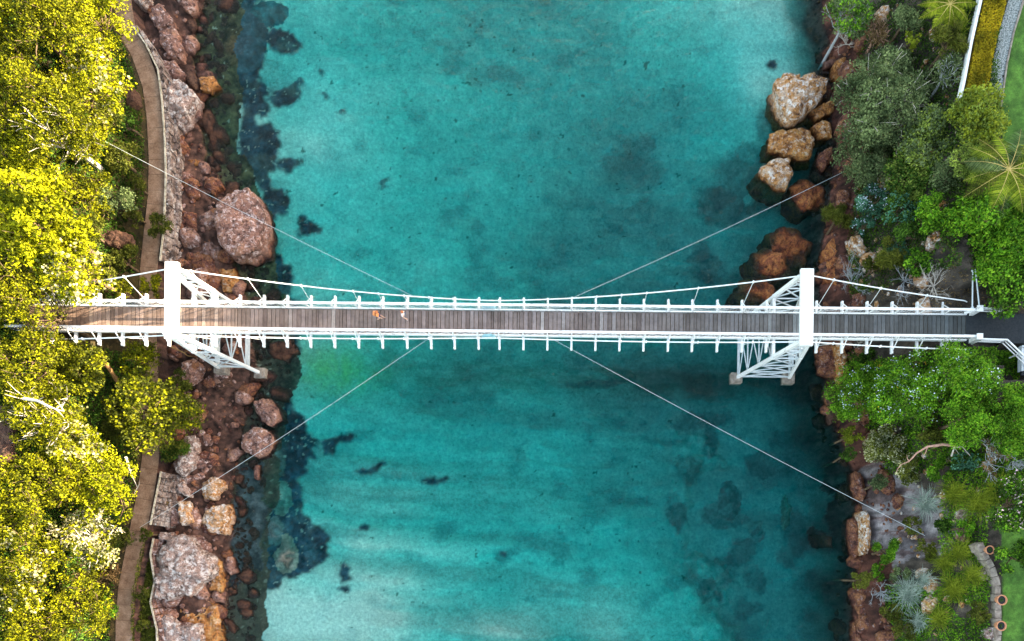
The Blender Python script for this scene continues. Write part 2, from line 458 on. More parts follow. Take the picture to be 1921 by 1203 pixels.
def lerp3(C, c, m):
    m = m[..., None]; return C * (1 - m) + np.array(c) * m
wx = 75 * fbm(X * .45, Y * .45, 201, 5); wy = 75 * fbm(X * .45, Y * .45, 202, 5)
wx2 = wx + 16 * fbm(X * 2.4, Y * 2.4, 203, 4); wy2 = wy + 16 * fbm(X * 2.4, Y * 2.4, 204, 4)
UW, VW = U + wx2, V + wy2
C = np.zeros(X.shape + (3,)) + np.array((0.60, 0.55, 0.45))
# sediment bands
bands = fbm(X * .05, Y * .55 + .04 * X + 1.2 * fbm(X * .15, Y * .15, 5, 2), 78, 3)
k = np.clip(0.5 + 2.2 * bands, 0, 1)
C *= (0.72 + 0.42 * k)[..., None] ** (0.12 + 0.8 * sstep(560, 760, V) * np.clip((1400 - U) / 250, .2, 1))[..., None]
mott = fbm(X * 1.2, Y * 1.4, 88, 5)
C *= (1 + 0.45 * mott)[..., None]
C = lerp3(C, (0.22, 0.30, 0.26), 0.8 * sstep(.05, .3, fbm(X * .35, Y * .5, 90, 4)))
pale = np.exp(-(((U - 560) / 170) ** 2 + ((V - 1160) / 75) ** 2)) + .7 * np.exp(-(((U - 1440) / 110) ** 2 + ((V - 90) / 110) ** 2)) + .5 * np.exp(-(((U - 600) / 80) ** 2 + ((V - 250) / 200) ** 2))
C = lerp3(C, (0.82, 0.76, 0.66), np.clip(pale, 0, 1) * .65)
Z = np.where(Z < -.3, Z + np.clip(pale, 0, 1) * .45 * np.minimum(-Z - .25, 1), Z)
# tiny tufts on the sand
tuft = (fbm(X * 1.6, Y * 1.6, 301, 3) > 0.335) & (U < 1300)
C = lerp3(C, (0.05, 0.10, 0.07), tuft * 0.8)
# dark green reflection of bridge and trees, painted on the bed south of the deck
refl = np.exp(-((V - 690) / 42.0) ** 2) * sstep(640, 800, U) * (1 - .1 * sstep(1500, 1560, U))
refl *= np.clip(0.75 + 1.4 * fbm(X * .5, Y * 1.8, 310, 4), 0, 1)
C = lerp3(C, (0.08, 0.18, 0.12), np.clip(refl, 0, 1) * .8)
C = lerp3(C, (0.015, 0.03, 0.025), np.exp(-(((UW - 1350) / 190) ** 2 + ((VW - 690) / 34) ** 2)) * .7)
yg = np.exp(-(((U - 625) / 85) ** 2 + ((V - 690) / 45) ** 2))
C = lerp3(C, (0.50, 0.50, 0.12), yg * np.clip(.8 + fbm(X * 1.5, Y * 1.5, 311, 4), 0, 1) * .8)
# weed
WEED_L = [(380,-300),(480,-300),(485,0),(478,40),(495,60),(488,110),(500,150),(498,215),(520,240),(518,285),(530,310),(505,340),(515,400),(512,440),(528,480),(530,540),(545,600),
          (560,650),(545,710),(560,760),(585,820),(580,870),(560,900),(572,950),(590,985),(610,1010),(600,1045),(585,1080),(540,1085),(495,1095),(470,1120),(448,1150),(440,1203),(430,1300),
          (415,1300),(405,1203),(440,1090),(485,1040),(488,850),(520,760),(520,700),(480,660),(460,560),(500,500),(500,400),(440,330),(455,200),(385,120),(372,40)]
weed = poly_in(UW, VW, WEED_L)
softw = np.zeros(X.shape)
for (a, b_, ru, rv) in [(520,68,30,22),(535,168,34,24),(548,306,26,17),(522,372,24,18),(570,420,22,15),(597,170,8,6),(640,825,16,14),(612,832,18,14),(1448,107,17,13),
        (683,997,11,9),(638,1070,7,18),(640,1100,9,5),(1400,290,44,40),(1365,350,50,46),(1340,470,40,34),(1440,230,24,30),(1380,965,46,22),(1415,1035,36,30),(1420,1150,34,22),
        (1300,870,36,30),(1440,1090,22,26),(1340,1110,24,18),(1290,960,22,30),(1450,860,40,20),(1520,1010,30,60),(1340,770,60,30),(1520,700,60,50),(1500,830,46,50),(945,1051,7,8),
        (700,880,26,7),(810,895,30,7),(600,115,7,5),(1120,700,60,10),(640,200,9,5),(720,330,8,5),(1360,820,20,26)]:
    dd = ((UW * .5 + (U + .35 * wx2) * .5 - a) / ru) ** 2 + ((VW * .5 + (V + .35 * wy2) * .5 - b_) / rv) ** 2
    if ru > 19 and a > 1100: softw = np.maximum(softw, sstep(1.35, .45, dd) * .6)
    else: weed |= dd < 1
rk = np.clip(0.5 + 1.6 * fbm(X * 1.4, Y * 1.4, 400, 5), 0, 1)
rk = np.clip(rk + .8 * fbm(X * 4.2, Y * 4.2, 402, 3), 0, 1) ** 1.3
weedc = np.array((0.006, 0.012, 0.018)) * (1 - rk[..., None]) + np.array((0.03, 0.085, 0.12)) * rk[..., None]
C = lerp3(C, (0.03, 0.07, 0.075), softw * (.7 + .5 * rk))
weedc = np.where((fbm(X * 3.1, Y * 3.1, 405, 3) > .25)[..., None], np.array((0.30, 0.28, 0.24)), weedc)
wa = weed.astype(float)
for _ in range(2):
    wa = (wa + np.roll(wa, 1, 0) + np.roll(wa, -1, 0) + np.roll(wa, 1, 1) + np.roll(wa, -1, 1)) / 5
wa *= np.clip(1.0 + .5 * fbm(X * .7, Y * .7, 407, 5), .78, 1) * (Z < 0)
C = C * (1 - wa[..., None]) + weedc * wa[..., None]
Z = np.where(weed & (Z < -.5), Z + .25 * rk, Z)
# submerged boulders and pale slabs inside the weed
for (a, b_, ru, rv, col) in [(515,935,28,38,(.20,.20,.16)),(535,1040,20,34,(.32,.22,.17)),(1388,935,24,36,(.26,.30,.26)),(1505,965,9,34,(.5,.36,.26)),(1420,345,14,15,(.5,.46,.38)),(1445,1000,12,16,(.3,.34,.3)),
        (1560,1010,16,20,(.4,.12,.09)),(510,1000,18,26,(.14,.16,.15)),(505,870,22,30,(.12,.13,.12)),(1590,960,14,60,(.34,.08,.07)),(1575,880,12,40,(.25,.07,.06)),(450,60,45,70,(.05,.09,.11)),(500,15,30,26,(.03,.12,.13))]:
    dd = ((U + .4 * wx2 - a) / ru) ** 2 + ((V + .4 * wy2 - b_) / rv) ** 2
    m = (dd < 1) & (Z < 0)
    C = np.where(m[..., None], np.array(col) * (0.5 + rk[..., None]), C)
    Z = np.where(m & (Z < -.5), Z + .45 * (1 - dd), Z)
# shallow brown rock shelf on the left
EL = np.clip(-DL, 0, None)
shelf = (Z <= 0.05) & (EL < 3.6 + 1.6 * fbm(X * .5, Y * .5, 412)) & (U < 900)
shc = np.array((0.018, 0.012, 0.007)) * (1 - rk[..., None]) + np.array((0.22, 0.13, 0.085)) * rk[..., None]
shc = np.where((V < 620)[..., None], shc * np.array((1., .95, .65)), shc)
sp = fbm(X * 2.6, Y * 2.6, 415, 3)
shc = np.where((sp > .27)[..., None], np.array((0.42, 0.30, 0.22)), shc)
dkm = np.exp(-(((U - 510) / 60) ** 2 + ((V - 700) / 55) ** 2))
C = np.where(shelf[..., None], shc, C)
C = lerp3(C, (0.10, 0.055, 0.035), (shelf & (VW > 730)) * .6)
SH2 = poly_in(UW * .4 + U * .6, VW, [(380,760),(450,740),(480,860),(490,1040),(430,1100),(420,1000),(400,870)])
SHG = poly_in(UW * .7 + U * .3, VW, [(445,880),(490,870),(492,1050),(440,1110),(425,1110),(440,1030)])
C = np.where((SHG & (Z < .1))[..., None], np.array((.11, .085, .085)) * (.3 + 1.3 * rk[..., None]), C)
Z = np.where(SHG & (Z < -.45), -.45 + .15 * rk, Z)
# right shore rust rock under shallow water
ER = np.clip(-DR, 0, None)
mR = sstep(4.5, .6, ER + 2.4 * fbm(X * .4, Y * .4, 420, 5)) * (Z <= .05) * (U > 1100)
mr = np.array((.12, .045, .035)) * (.3 + 1.2 * rk[..., None])
C = C * (1 - mR[..., None]) + mr * mR[..., None]
# land colours
land = (Z > 0.0)
n1 = np.clip(.5 + 1.5 * fbm(X * .9, Y * .9, 501, 5), 0, 1)[..., None]; n2 = np.clip(.5 + 1.8 * fbm(X * 2.6, Y * 2.6, 502, 4), 0, 1)[..., None]
rockL = np.array((.022, .010, .008)) * (1 - n1) + np.array((.17, .085, .06)) * n1
rockL = rockL * (.1 + 1.1 * n2)
C = np.where((land & (DL > 0) & (SP < 0))[..., None], rockL, C)
soil = np.array((.012, .010, .003)) * (1 - n1) + np.array((.05, .036, .010)) * n1
soil = soil * (.5 + .9 * n2)
C = np.where((land & (DL > 0) & (SP >= 0))[..., None], soil, C)
rockR = (np.array((.02, .008, .007)) * (1 - n1) + np.array((.16, .06, .04)) * n1) * (.2 + 1.1 * n2)
soilR = (np.array((.015, .013, .010)) * (1 - n1) + np.array((.09, .07, .055)) * n1) * (.5 + n2)
C = np.where((land & (DR > 0))[..., None], np.where((DR < 1.9 + 1.2 * fbm(X * .6, Y * .6, 503))[..., None], rockR, soilR), C)
# pale weathered rock shelf lower right, grey shelf by the right tower
wh = (np.array((.06, .045, .045)) * (1 - n1) + np.array((.34, .30, .30)) * n1) * (.4 + .8 * n2)
vm = fbm(X * .35 + 1.3 * fbm(X, Y, 71), Y * 1.2, 505, 4)
whm = poly_in(UW * .5 + U * .5, VW * .5 + V * .5, [(1612, 880), (1650, 885), (1690, 930), (1722, 985), (1735, 1030), (1700, 1050), (1640, 1070), (1616, 1000)]) & land
C = np.where(whm[..., None], wh * np.where((vm > .05)[..., None], np.array((.62, .5, .48)), np.array((1., 1., 1.))), C)
# lawns and turf of the garden
LZ = 9.0
def zpoly(pts, z): return [tuple(P(u, v, z)[:2]) for u, v in pts]
def in_world(pts): return poly_in(X, Y, pts)
lawn1 = in_world([tuple(P(u, v, LZ)[:2]) for u, v in [(1905, -80), (1895, 100), (1872, 180), (1880, 270), (1905, 330), (2100, 340), (2100, -80)]]) & (X < 75)
lawn2 = in_world([tuple(P(u, v, LZ)[:2]) for u, v in [(1876, 960), (1882, 1080), (1878, 1260), (2100, 1260), (2100, 900)]]) & (X < 75)
turf = np.array((.03, .085, .012)) * (1 - n1) + np.array((.10, .22, .03)) * n1
C = np.where((lawn1 | lawn2)[..., None], turf * (.75 + .4 * n2), C)
Z = np.where(lawn1 | lawn2, LZ + .03 * n2[..., 0], Z)
far = (X > 60) | (X < -60)
C = np.where((far & land)[..., None], (np.array((.03, .05, .012)) * (1 - n1) + np.array((.09, .12, .03)) * n1), C)
C = np.clip(C, 0.003, .85)

idx = np.arange(nx * ny).reshape(ny, nx)
Fq = np.stack([idx[:-1, :-1], idx[:-1, 1:], idx[1:, 1:], idx[1:, :-1]], -1).reshape(-1, 4)
me = bpy.data.meshes.new('ground')
me = mesh_from_arrays('ground', np.stack([X, Y, Z], -1).reshape(-1, 3), Fq, True)
ca = me.color_attributes.new('soil_colour', 'FLOAT_COLOR', 'POINT')
ca.data.foreach_set('color', np.concatenate([C.reshape(-1, 3), np.ones((nx * ny, 1))], 1).astype(np.float32).ravel())
gm, t, b = new_mat('ground_surface')
at = N(t, 'ShaderNodeAttribute', attribute_name='soil_colour')
nn = noise_node(t, 3.2, 8, 0.7)
rr = ramp(t, [(0.3, (.66, .66, .66)), (0.7, (1.34, 1.34, 1.34))], nn.outputs['Fac'])
nf = noise_node(t, 13.0, 4, 0.7)
rf_ = ramp(t, [(0.3, (.72, .72, .72)), (0.7, (1.3, 1.3, 1.3))], nf.outputs['Fac'])
t.links.new(mixc(t, 1.0, mixc(t, 1.0, at.outputs['Color'], rr.outputs[0], 'MULTIPLY'), rf_.outputs[0], 'MULTIPLY'), b.inputs['Base Color'])
n5 = noise_node(t, 2.5, 10, 0.7)
bump(t, b, n5.outputs['Fac'], 0.7, 0.25)
g = link_mesh('ground', me, gm)
tag(g, kind='structure')

# ------------------------------------------------------------------ water
wm = bpy.data.materials.new('sea_water'); wm.use_nodes = True
t = wm.node_tree; t.nodes.clear()
out = N(t, 'ShaderNodeOutputMaterial')
tr = N(t, 'ShaderNodeBsdfTransparent')
gl = N(t, 'ShaderNodeBsdfGlossy'); gl.inputs['Roughness'].default_value = 0.08
fr = N(t, 'ShaderNodeFresnel'); fr.inputs['IOR'].default_value = 1.22
mx = N(t, 'ShaderNodeMixShader')
n1_ = noise_node(t, 1.1, 6, 0.7, dist=.5); n2_ = noise_node(t, 4.5, 4, 0.7)
ad = N(t, 'ShaderNodeMath', operation='MULTIPLY_ADD'); t.links.new(n2_.outputs['Fac'], ad.inputs[0]); ad.inputs[1].default_value = 0.35
t.links.new(n1_.outputs['Fac'], ad.inputs[2])
bp = N(t, 'ShaderNodeBump'); bp.inputs['Strength'].default_value = 1.0; bp.inputs['Distance'].default_value = 0.28
t.links.new(ad.outputs[0], bp.inputs['Height'])
t.links.new(bp.outputs[0], gl.inputs['Normal']); t.links.new(bp.outputs[0], fr.inputs['Normal'])
t.links.new(fr.outputs[0], mx.inputs[0]); t.links.new(tr.outputs[0], mx.inputs[1]); t.links.new(gl.outputs[0], mx.inputs[2])
t.links.new(mx.outputs[0], out.inputs['Surface'])
va = N(t, 'ShaderNodeVolumeAbsorption')
va.inputs['Color'].default_value = (0.0, 0.890, 0.903, 1); va.inputs['Density'].default_value = 1.05
t.links.new(va.outputs[0], out.inputs['Volume'])
wb = MB().box((0, 0, -10), (830, 830, 20)).build('water', wm)
tag(wb, kind='structure')

# ------------------------------------------------------------------ paths
def ribbon(pts, w, thick, slab=None, gap=0.03):
    """slabs following a line of world points"""
    mb = MB(); pts = [Vector(p) for p in pts]
    L = [0]
    for i in range(1, len(pts)): L.append(L[-1] + (pts[i] - pts[i - 1]).length)
    def at_(d):
        for i in range(1, len(pts)):
            if d <= L[i] or i == len(pts) - 1:
                k = (d - L[i - 1]) / (L[i] - L[i - 1]); return pts[i - 1].lerp(pts[i], k)
    d = 0; tot = L[-1]; rnd = random.Random(3)
    while d < tot - .2:
        e = min(d + slab * rnd.uniform(.9, 1.1), tot)
        m_ = 4
        for k in range(m_):
            a = at_(d + (e - d) * k / m_ + (gap / 2 if k == 0 else 0)); c = at_(d + (e - d) * (k + 1) / m_ - (gap / 2 if k == m_ - 1 else 0))
            ta = (at_(min(d + (e - d) * k / m_ + .1, tot)) - at_(max(d + (e - d) * k / m_ - .1, 0))); tc = (at_(min(d + (e - d) * (k + 1) / m_ + .1, tot)) - at_(max(d + (e - d) * (k + 1) / m_ - .1, 0)))
            na = Vector((-ta.y, ta.x, 0)).normalized() * w / 2; nc = Vector((-tc.y, tc.x, 0)).normalized() * w / 2
            q = [a - na, a + na, c + nc, c - nc]; bI = len(mb.v)
            mb.v += q + [p - Vector((0, 0, thick)) for p in q]
            mb.f += [[bI, bI + 3, bI + 2, bI + 1], [bI, bI + 1, bI + 5, bI + 4], [bI + 1, bI + 2, bI + 6, bI + 5], [bI + 2, bI + 3, bI + 7, bI + 6], [bI + 3, bI, bI + 4, bI + 7]]
        d = e
    return mb
pm, t, b = new_mat('path_concrete')
n = noise_node(t, 1.2, 8, 0.7); n2 = noise_node(t, 9, 5, 0.7)
r = ramp(t, [(0.3, (0.13, 0.075, 0.045)), (0.5, (0.23, 0.145, 0.095)), (0.7, (0.32, 0.22, 0.155))], n.outputs['Fac'])
r2 = ramp(t, [(0.35, (.7, .7, .7)), (0.65, (1.2, 1.2, 1.2))], n2.outputs['Fac'])
t.links.new(mixc(t, 1.0, r.outputs[0], r2.outputs[0], 'MULTIPLY'), b.inputs['Base Color']); bump(t, b, n2.outputs['Fac'], .3, .02)
o = ribbon(PATHW, 1.56, 0.16, 1.42).build('path', pm); tag(o, kind='structure')

def wall_line(name, label, px, z0, z1, w0, w1, mat, cat, seed=1, out=0.0, stone=.55):
    """dry stone wall with uneven courses along a line; its inner top edge on the given points"""
    rnd = random.Random(seed); root = empty(name, P(px[0][0], px[0][1], 0)); tag(root, label, cat)
    mb = MB(); cp = MB(); pts = [P(u, v, z1) for u, v in px]
    org = root.location
    for i in range(len(pts) - 1):
        a, c = pts[i], pts[i + 1]; L = (c - a).length; n_ = max(1, int(L / stone)); tdir = (c - a).normalized(); nrm = Vector((tdir.y, -tdir.x, 0))
        if nrm.x < 0: nrm = -nrm
        ang = math.atan2(tdir.y, tdir.x)
        for k in range(n_):
            f0 = (k + .5) / n_; wl = w0 + (w1 - w0) * (i + f0) / (len(pts) - 1); p = a.lerp(c, f0)
            off = 0
            while off < wl:
                ww = min(rnd.uniform(.28, .5), wl - off + .12); zt = z1 - off * (z1 - z0) / max(wl, .8) * .9
                h = zt - z0 + .5
                mb.box(p + nrm * (off + ww / 2) - org + Vector((0, 0, zt - z1 - h / 2 + rnd.uniform(-.05, .05))), (L / n_ * rnd.uniform(.84, .97), ww * .93, h), Matrix.Rotation(ang + rnd.uniform(-.12, .12), 3, 'Z') @ Matrix.Rotation(rnd.uniform(-.08, .08), 3, 'X'))
                off += ww
        cp.bar(a - nrm * .06 - org + Vector((0, 0, .04)), c - nrm * .06 - org + Vector((0, 0, .04)), .13, .16)
    mb.build('stone_face', mat, root); cp.build('coping', MT['coping'], root)
    return root
MT['coping'] = noise_mat('lime_coping', [(0.35, (0.20, 0.17, 0.12)), (0.6, (0.55, 0.50, 0.40))], 3.0, 0.9, 0.5, 0.03)
MT['wallstone'] = rock_mat('wall_stone', [(0.38, (0.05, 0.035, 0.03)), (0.5, (0.26, 0.19, 0.16)), (0.62, (0.46, 0.40, 0.36))], (0.66, 0.64, 0.62), 0.56, (0.5, 0.4, 0.34))
wall_line('retaining_wall', 'long pale stone retaining wall curving along the seaward edge of the upper footpath', [(252, 50), (276, 84), (298, 130), (306, 190), (311, 260), (313, 330), (311, 385), (308, 440), (302, 490)], .6, 2.42, .15, .95, MT['wallstone'], 'wall', 1)
wall_line('retaining_wall', 'short rough whitish stone retaining wall beside the footpath below the bridge', [(304, 885), (297, 920), (290, 955), (284, 985)], .8, 2.42, 1.7, 1.5, MT['wallstone'], 'wall', 2, stone=.45)
wall_line('retaining_wall', 'narrow stone retaining wall behind the grass strip at the bottom of the footpath', [(290, 1010), (284, 1040), (292, 1090), (284, 1130), (296, 1180), (298, 1240)], .8, 2.0, .35, .45, MT['pink'], 'wall', 3)

# ------------------------------------------------------------------ bridge
DZ = 8.0
br = empty('suspension_bridge', (0, 0, DZ))
tag(br, 'white painted cable suspension footbridge with a grey plank deck crossing the bay', 'footbridge')
def off(p): return Vector(p) - Vector((0, 0, DZ))
X0, X1 = -40.5, 39.9
# planks: each board stands a little differently
dm, t, b = new_mat('deck_timber')
gI = N(t, 'ShaderNodeNewGeometry')
r = ramp(t, [(0, (0.13, 0.10, 0.09)), (0.5, (0.18, 0.145, 0.13)), (0.9, (0.22, 0.18, 0.17)), (1, (0.30, 0.27, 0.25))], gI.outputs['Random Per Island'])
tc = N(t, 'ShaderNodeTexCoord'); mp = N(t, 'ShaderNodeMapping'); mp.inputs['Scale'].default_value = (3, 1.2, 1)
t.links.new(tc.outputs['Object'], mp.inputs[0]); nz = N(t, 'ShaderNodeTexNoise'); nz.inputs['Scale'].default_value = 2.2; nz.inputs['Detail'].default_value = 7
t.links.new(mp.outputs[0], nz.inputs[0]); r2 = ramp(t, [(.3, (.85, .85, .85)), (.7, (1.12, 1.12, 1.12))], nz.outputs['Fac'])
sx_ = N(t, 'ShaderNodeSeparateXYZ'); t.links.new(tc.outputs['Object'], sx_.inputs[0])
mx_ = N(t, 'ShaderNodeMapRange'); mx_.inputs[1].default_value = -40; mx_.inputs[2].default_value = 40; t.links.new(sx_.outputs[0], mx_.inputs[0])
r3 = ramp(t, [(0.0, (1.2, .98, .78)), (0.3, (1.1, 1.0, .95)), (0.55, (1.02, 1.04, 1.1)), (0.8, (.62, .74, .80)), (1.0, (.36, .50, .56))], mx_.outputs[0])   # sun warmth at the left, tree shade at the right, painted into the boards
nw = noise_node(t, .8, 5, .7); r4 = ramp(t, [(.35, (.72, .72, .72)), (.6, (1.1, 1.1, 1.1))], nw.outputs['Fac'])
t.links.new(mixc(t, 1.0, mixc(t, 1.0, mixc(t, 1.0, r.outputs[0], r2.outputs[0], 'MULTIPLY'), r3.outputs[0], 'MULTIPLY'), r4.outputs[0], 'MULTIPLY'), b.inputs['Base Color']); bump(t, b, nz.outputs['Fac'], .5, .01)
mb = MB(); rnd = random.Random(5); x = X0
while x < X1:
    w = 0.355 + rnd.uniform(-.015, .015)
    if rnd.random() < .06: w *= .6
    mb.box((x + w / 2, rnd.uniform(-.015, .015), -.03 + rnd.uniform(-.008, .008)), (w - rnd.uniform(.035, .06), 1.98, .06)); x += w
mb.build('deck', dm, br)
for sy in (-1, 1):
    MB().box(((X0 + X1) / 2, sy * 1.08, -.02), (X1 - X0, .1, .2)).box(((X0 + X1) / 2, sy * 1.08, -.19), (X1 - X0, .13, .05)).build('edge_beam', MT['white_paint'], br)
mb = MB()
for y in (-.6, 0, .6): mb.box(((X0 + X1) / 2, y, -.14), (X1 - X0, .1, .14))
mb.box(((X0 + X1) / 2, 0, -.075), (X1 - X0, 1.9, .02))
mb.build('stringer', MT['bark'], br)
CB = [-37.6, -35.59, -33.6, -31.61, -29.61, -27.66, -23.68, -21.64, -19.6, -17.61, -15.61, -13.57, -11.53, -9.5, -7.41, -5.37, -3.38, -1.34, 0.43, 2.47, 4.5, 6.54, 8.58, 10.62, 12.66, 14.74, 16.78, 18.91, 21.0, 23.08, 27.34, 29.52, 31.64, 33.77, 35.9, 38.03]
b0 = None
for x in CB:
    if b0 is None:
        b0 = MB().box((0, 0, 0), (.13, 4.42, .2)).box((0, 0, .11), (.17, 4.42, .025)).box((0, 0, -.11), (.17, 4.42, .025)).build('cross_beam', MT['white_paint'], br)
        o = b0
    else:
        o = b0.copy(); COL.objects.link(o); o.parent = br
    o.location = (x, 0, -.33)
# railings
for sy in (-1, 1):
    rl = MB()
    yt = sy * 1.1
    rl.box(((X0 + X1) / 2 + .2, yt, 1.12), (X1 - X0 + .4, .2, .05)).box(((X0 + X1) / 2 + .2, yt, 1.06), (X1 - X0 + .4, .07, .07))
    R0 = rl.build('railing', MT['white_paint'], br)
    wr = MB()
    for z in (.3, .6, .85): wr.bar((X0, yt, z), (X1, yt, z), .01)
    xx = X0
    while xx < X1: wr.bar((xx, yt, .12), (xx, yt, 1.05), .01); xx += .26
    wr.build('wire_mesh', MT['cable'], R0)
    p0 = None
    for i, x in enumerate(CB):
        if p0 is None:
            m_ = MB().box((0, 0, .5), (.09, .09, 1.12)).bar((0, sy * .04, .98), (0, sy * .9, -.22), .075, .05)
            p0 = m_.build('post', MT['white_paint'], R0); q = p0
        else:
            q = p0.copy(); COL.objects.link(q); q.parent = R0
        q.location = (x, yt, 0)
    bm_ = MB()
    for i in range(len(CB) - 1):
        a, c = CB[i], CB[i + 1]; m2 = (a + c) / 2; pts1 = []; 
        for k in range(9):
            f_ = k / 8; pts1.append((a + (c - a) * f_, yt + sy * .05, .12 + .9 * math.sin(math.pi * f_)))
        bm_.tube(pts1, .014, 5, False)
        bm_.bar((a, yt + sy * .05, .12), (c, yt + sy * .05, 1.0), .02)
    bm_.build('brace', MT['white_paint'], R0)
# towers
TZT = 13.05
def cable_y(x):
    k = min(1, abs(x) / 25.0); return 1.56 + 1.07 * k ** 1.3
def cable_z(x):
    ax = abs(x)
    if ax <= 25: return 8.75 + (12.0 - 8.75) * (ax / 25.0) ** 2
    e = 39.7; k = (ax - 25) / (e - 25); return 12.0 + (8.5 - 12.0) * k - .25 * math.sin(math.pi * k)
def cable_yb(x):
    ax = abs(x)
    if ax <= 25: return cable_y(x)
    return 2.63 - .6 * (ax - 25) / 14.7
def tower(cx_, feet):
    """feet: (dx, foot height) of the two leg pairs"""
    tw = empty('tower', (cx_, 0, 0)); tw.parent = br; tw.location = (cx_, 0, 0)
    topY, botY = 2.6, 2.5
    MB().box((0, 0, 4.17), (1.0, 6.0, .32)).box((0, 0, 3.9), (.8, 5.7, .22)).build('cap_beam', MT['white_paint'], tw)
    def leg(dx, fz, sy):
        return Vector((math.copysign(.38, dx), sy * topY, 3.8)), Vector((dx, sy * botY, fz - DZ))
    P4 = {}
    for dx, fz in feet:
        for sy in (-1, 1):
            a, c = leg(dx, fz, sy); P4[(dx, sy)] = (a, c)
            MB().bar(a, c, .26, .26, (0, 1, 0)).build('leg', MT['white_paint'], tw)
            MB().box(c + Vector((0, 0, -.35)), (1.05, .95, 1.0)).box(c + Vector((0, 0, .22)), (.7, .66, .18)).build('footing', MT['concrete'], tw)
    def pt(dx, sy, z):
        a, c = P4[(dx, sy)]; k = (z - c.z) / (a.z - c.z); return c.lerp(a, k)
    dxs = [f[0] for f in feet]; zlo = max(f[1] for f in feet) - DZ
    lat = MB(); lev = [zlo + .5, -5.2, -3.0, -.75, 1.4, 2.8]; lev = [l for l in lev if l >= zlo + .3]
    for z in lev:
        for sy in (-1, 1): lat.bar(pt(dxs[0], sy, z), pt(dxs[1], sy, z), .09)
        if z < 0:
            for dx in dxs: lat.bar(pt(dx, -1, z), pt(dx, 1, z), .10)
    for i in range(len(lev) - 1):
        z0_, z1_ = lev[i], lev[i + 1]
        for sy in (-1, 1):
            lat.bar(pt(dxs[0], sy, z0_), pt(dxs[1], sy, z1_), .09); lat.bar(pt(dxs[1], sy, z0_), pt(dxs[0], sy, z1_), .09)
        if z1_ < 0:
            for dx in dxs:
                lat.bar(pt(dx, -1, z0_), pt(dx, 1, z1_), .08); lat.bar(pt(dx, 1, z0_), pt(dx, -1, z1_), .08)
    lat.build('lattice_bracing', MT['steel'], tw)
    gb = MB()
    for dx in dxs:
        x_ = pt(dx, 1, -.4).x
        gb.box((x_, 0, -.42), (.24, 5.5, .3))
    gb.build('portal_beam', MT['white_paint'], tw)
    for dx in dxs: MB().bar(pt(dx, -1, zlo + .35), pt(dx, 1, zlo + .35), .16).build('base_tie', MT['steel'], tw)
    for sy in (-1, 1):
        for dx in dxs: MB().bar(pt(dx, sy, 3.7), pt(dx, sy, -.3), .3, .28, (0, 1, 0)).build('leg_plate', MT['white_paint'], tw)
    return tw
tower(24.87, [(-2.4, .5), (2.6, .5)])
tower(-24.87, [(1.75, .45), (-1.3, 2.0)])
# cables
for sy in (-1, 1):
    pts = []; x = -39.7
    while x <= 39.71: pts.append((x, sy * cable_yb(x), cable_z(x) - DZ)); x += .7
    pts = [(-39.7, sy * 2.0, .2)] + pts + [(39.7, sy * 2.0, .4)]
    MB().tube(pts, .05, 8).build('main_cable', MT['cable'], br)
CBs = sorted(CB)
hang = [x for x in CB if abs(abs(x) - 25) > 1]
for i, x in enumerate(hang):
    if abs(x) > 12 and i % 2: continue
    for sy in (-1, 1):
        y0, z0_ = sy * cable_yb(x), cable_z(x) - DZ
        h_ = MB().bar((x, y0, z0_), (x, sy * 1.62, -.25), .035).box((x, y0, z0_), (.1, .17, .2)).box((x, y0, z0_ - .1), (.07, .07, .22))
        h_.build('hanger', MT['cable'], br)
# wind guys to the rock banks
def guy(a, c, lab=None):
    a, c = Vector(a), Vector(c); m_ = []
    for k in range(13):
        f_ = k / 12; p = a.lerp(c, f_); p.z -= .5 * math.sin(math.pi * f_); m_.append(off(p))
    MB().tube(m_, .016, 6).build('guy_cable', MT['steel'], br)
guy(P(775, 556, 7.9), P(190, 262, 6.5)); guy(P(1072, 560, 7.9), P(1588, 320, 2.2))
guy(P(803, 636, 7.9), P(262, 990, 2.7)); guy(P(1038, 637, 7.9), P(1735, 1005, 6.0))
# survey lamp cages at mid span
for sy in (-1, 1):
    mb = MB(); c0 = (-.45, sy * 1.26, .25)
    for k in range(5): mb.box((c0[0], c0[1], .02 + .14 * k), (1.15 - .12 * k, .3 - .03 * k, .03))
    for a_ in (-.5, -.2, .2, .5): mb.bar((c0[0] + a_, c0[1], -.05), (c0[0] + a_ * .6, c0[1], .7), .05)
    mb.build('lamp_cage', MT['blue'] if 'blue' in MT else MT.setdefault('blue', noise_mat('pale_blue_paint', [(0.3, (0.25, 0.5, 0.55)), (0.7, (0.4, 0.62, 0.66))], 3, .5, .1, .01)), br)
# far end: gate posts, sloping rails
for sy in (-1, 1):
    mb = MB(); mb.box((40.3, sy * 1.16, .55), (.34, .34, 1.3)).box((40.3, sy * 1.16, 1.24), (.5, .5, .09)).bar((39.3, sy * .95, .7), (40.3, sy * 1.15, 1.15), .2, .1)
    mb.build('end_post', MT['white_paint'], br)
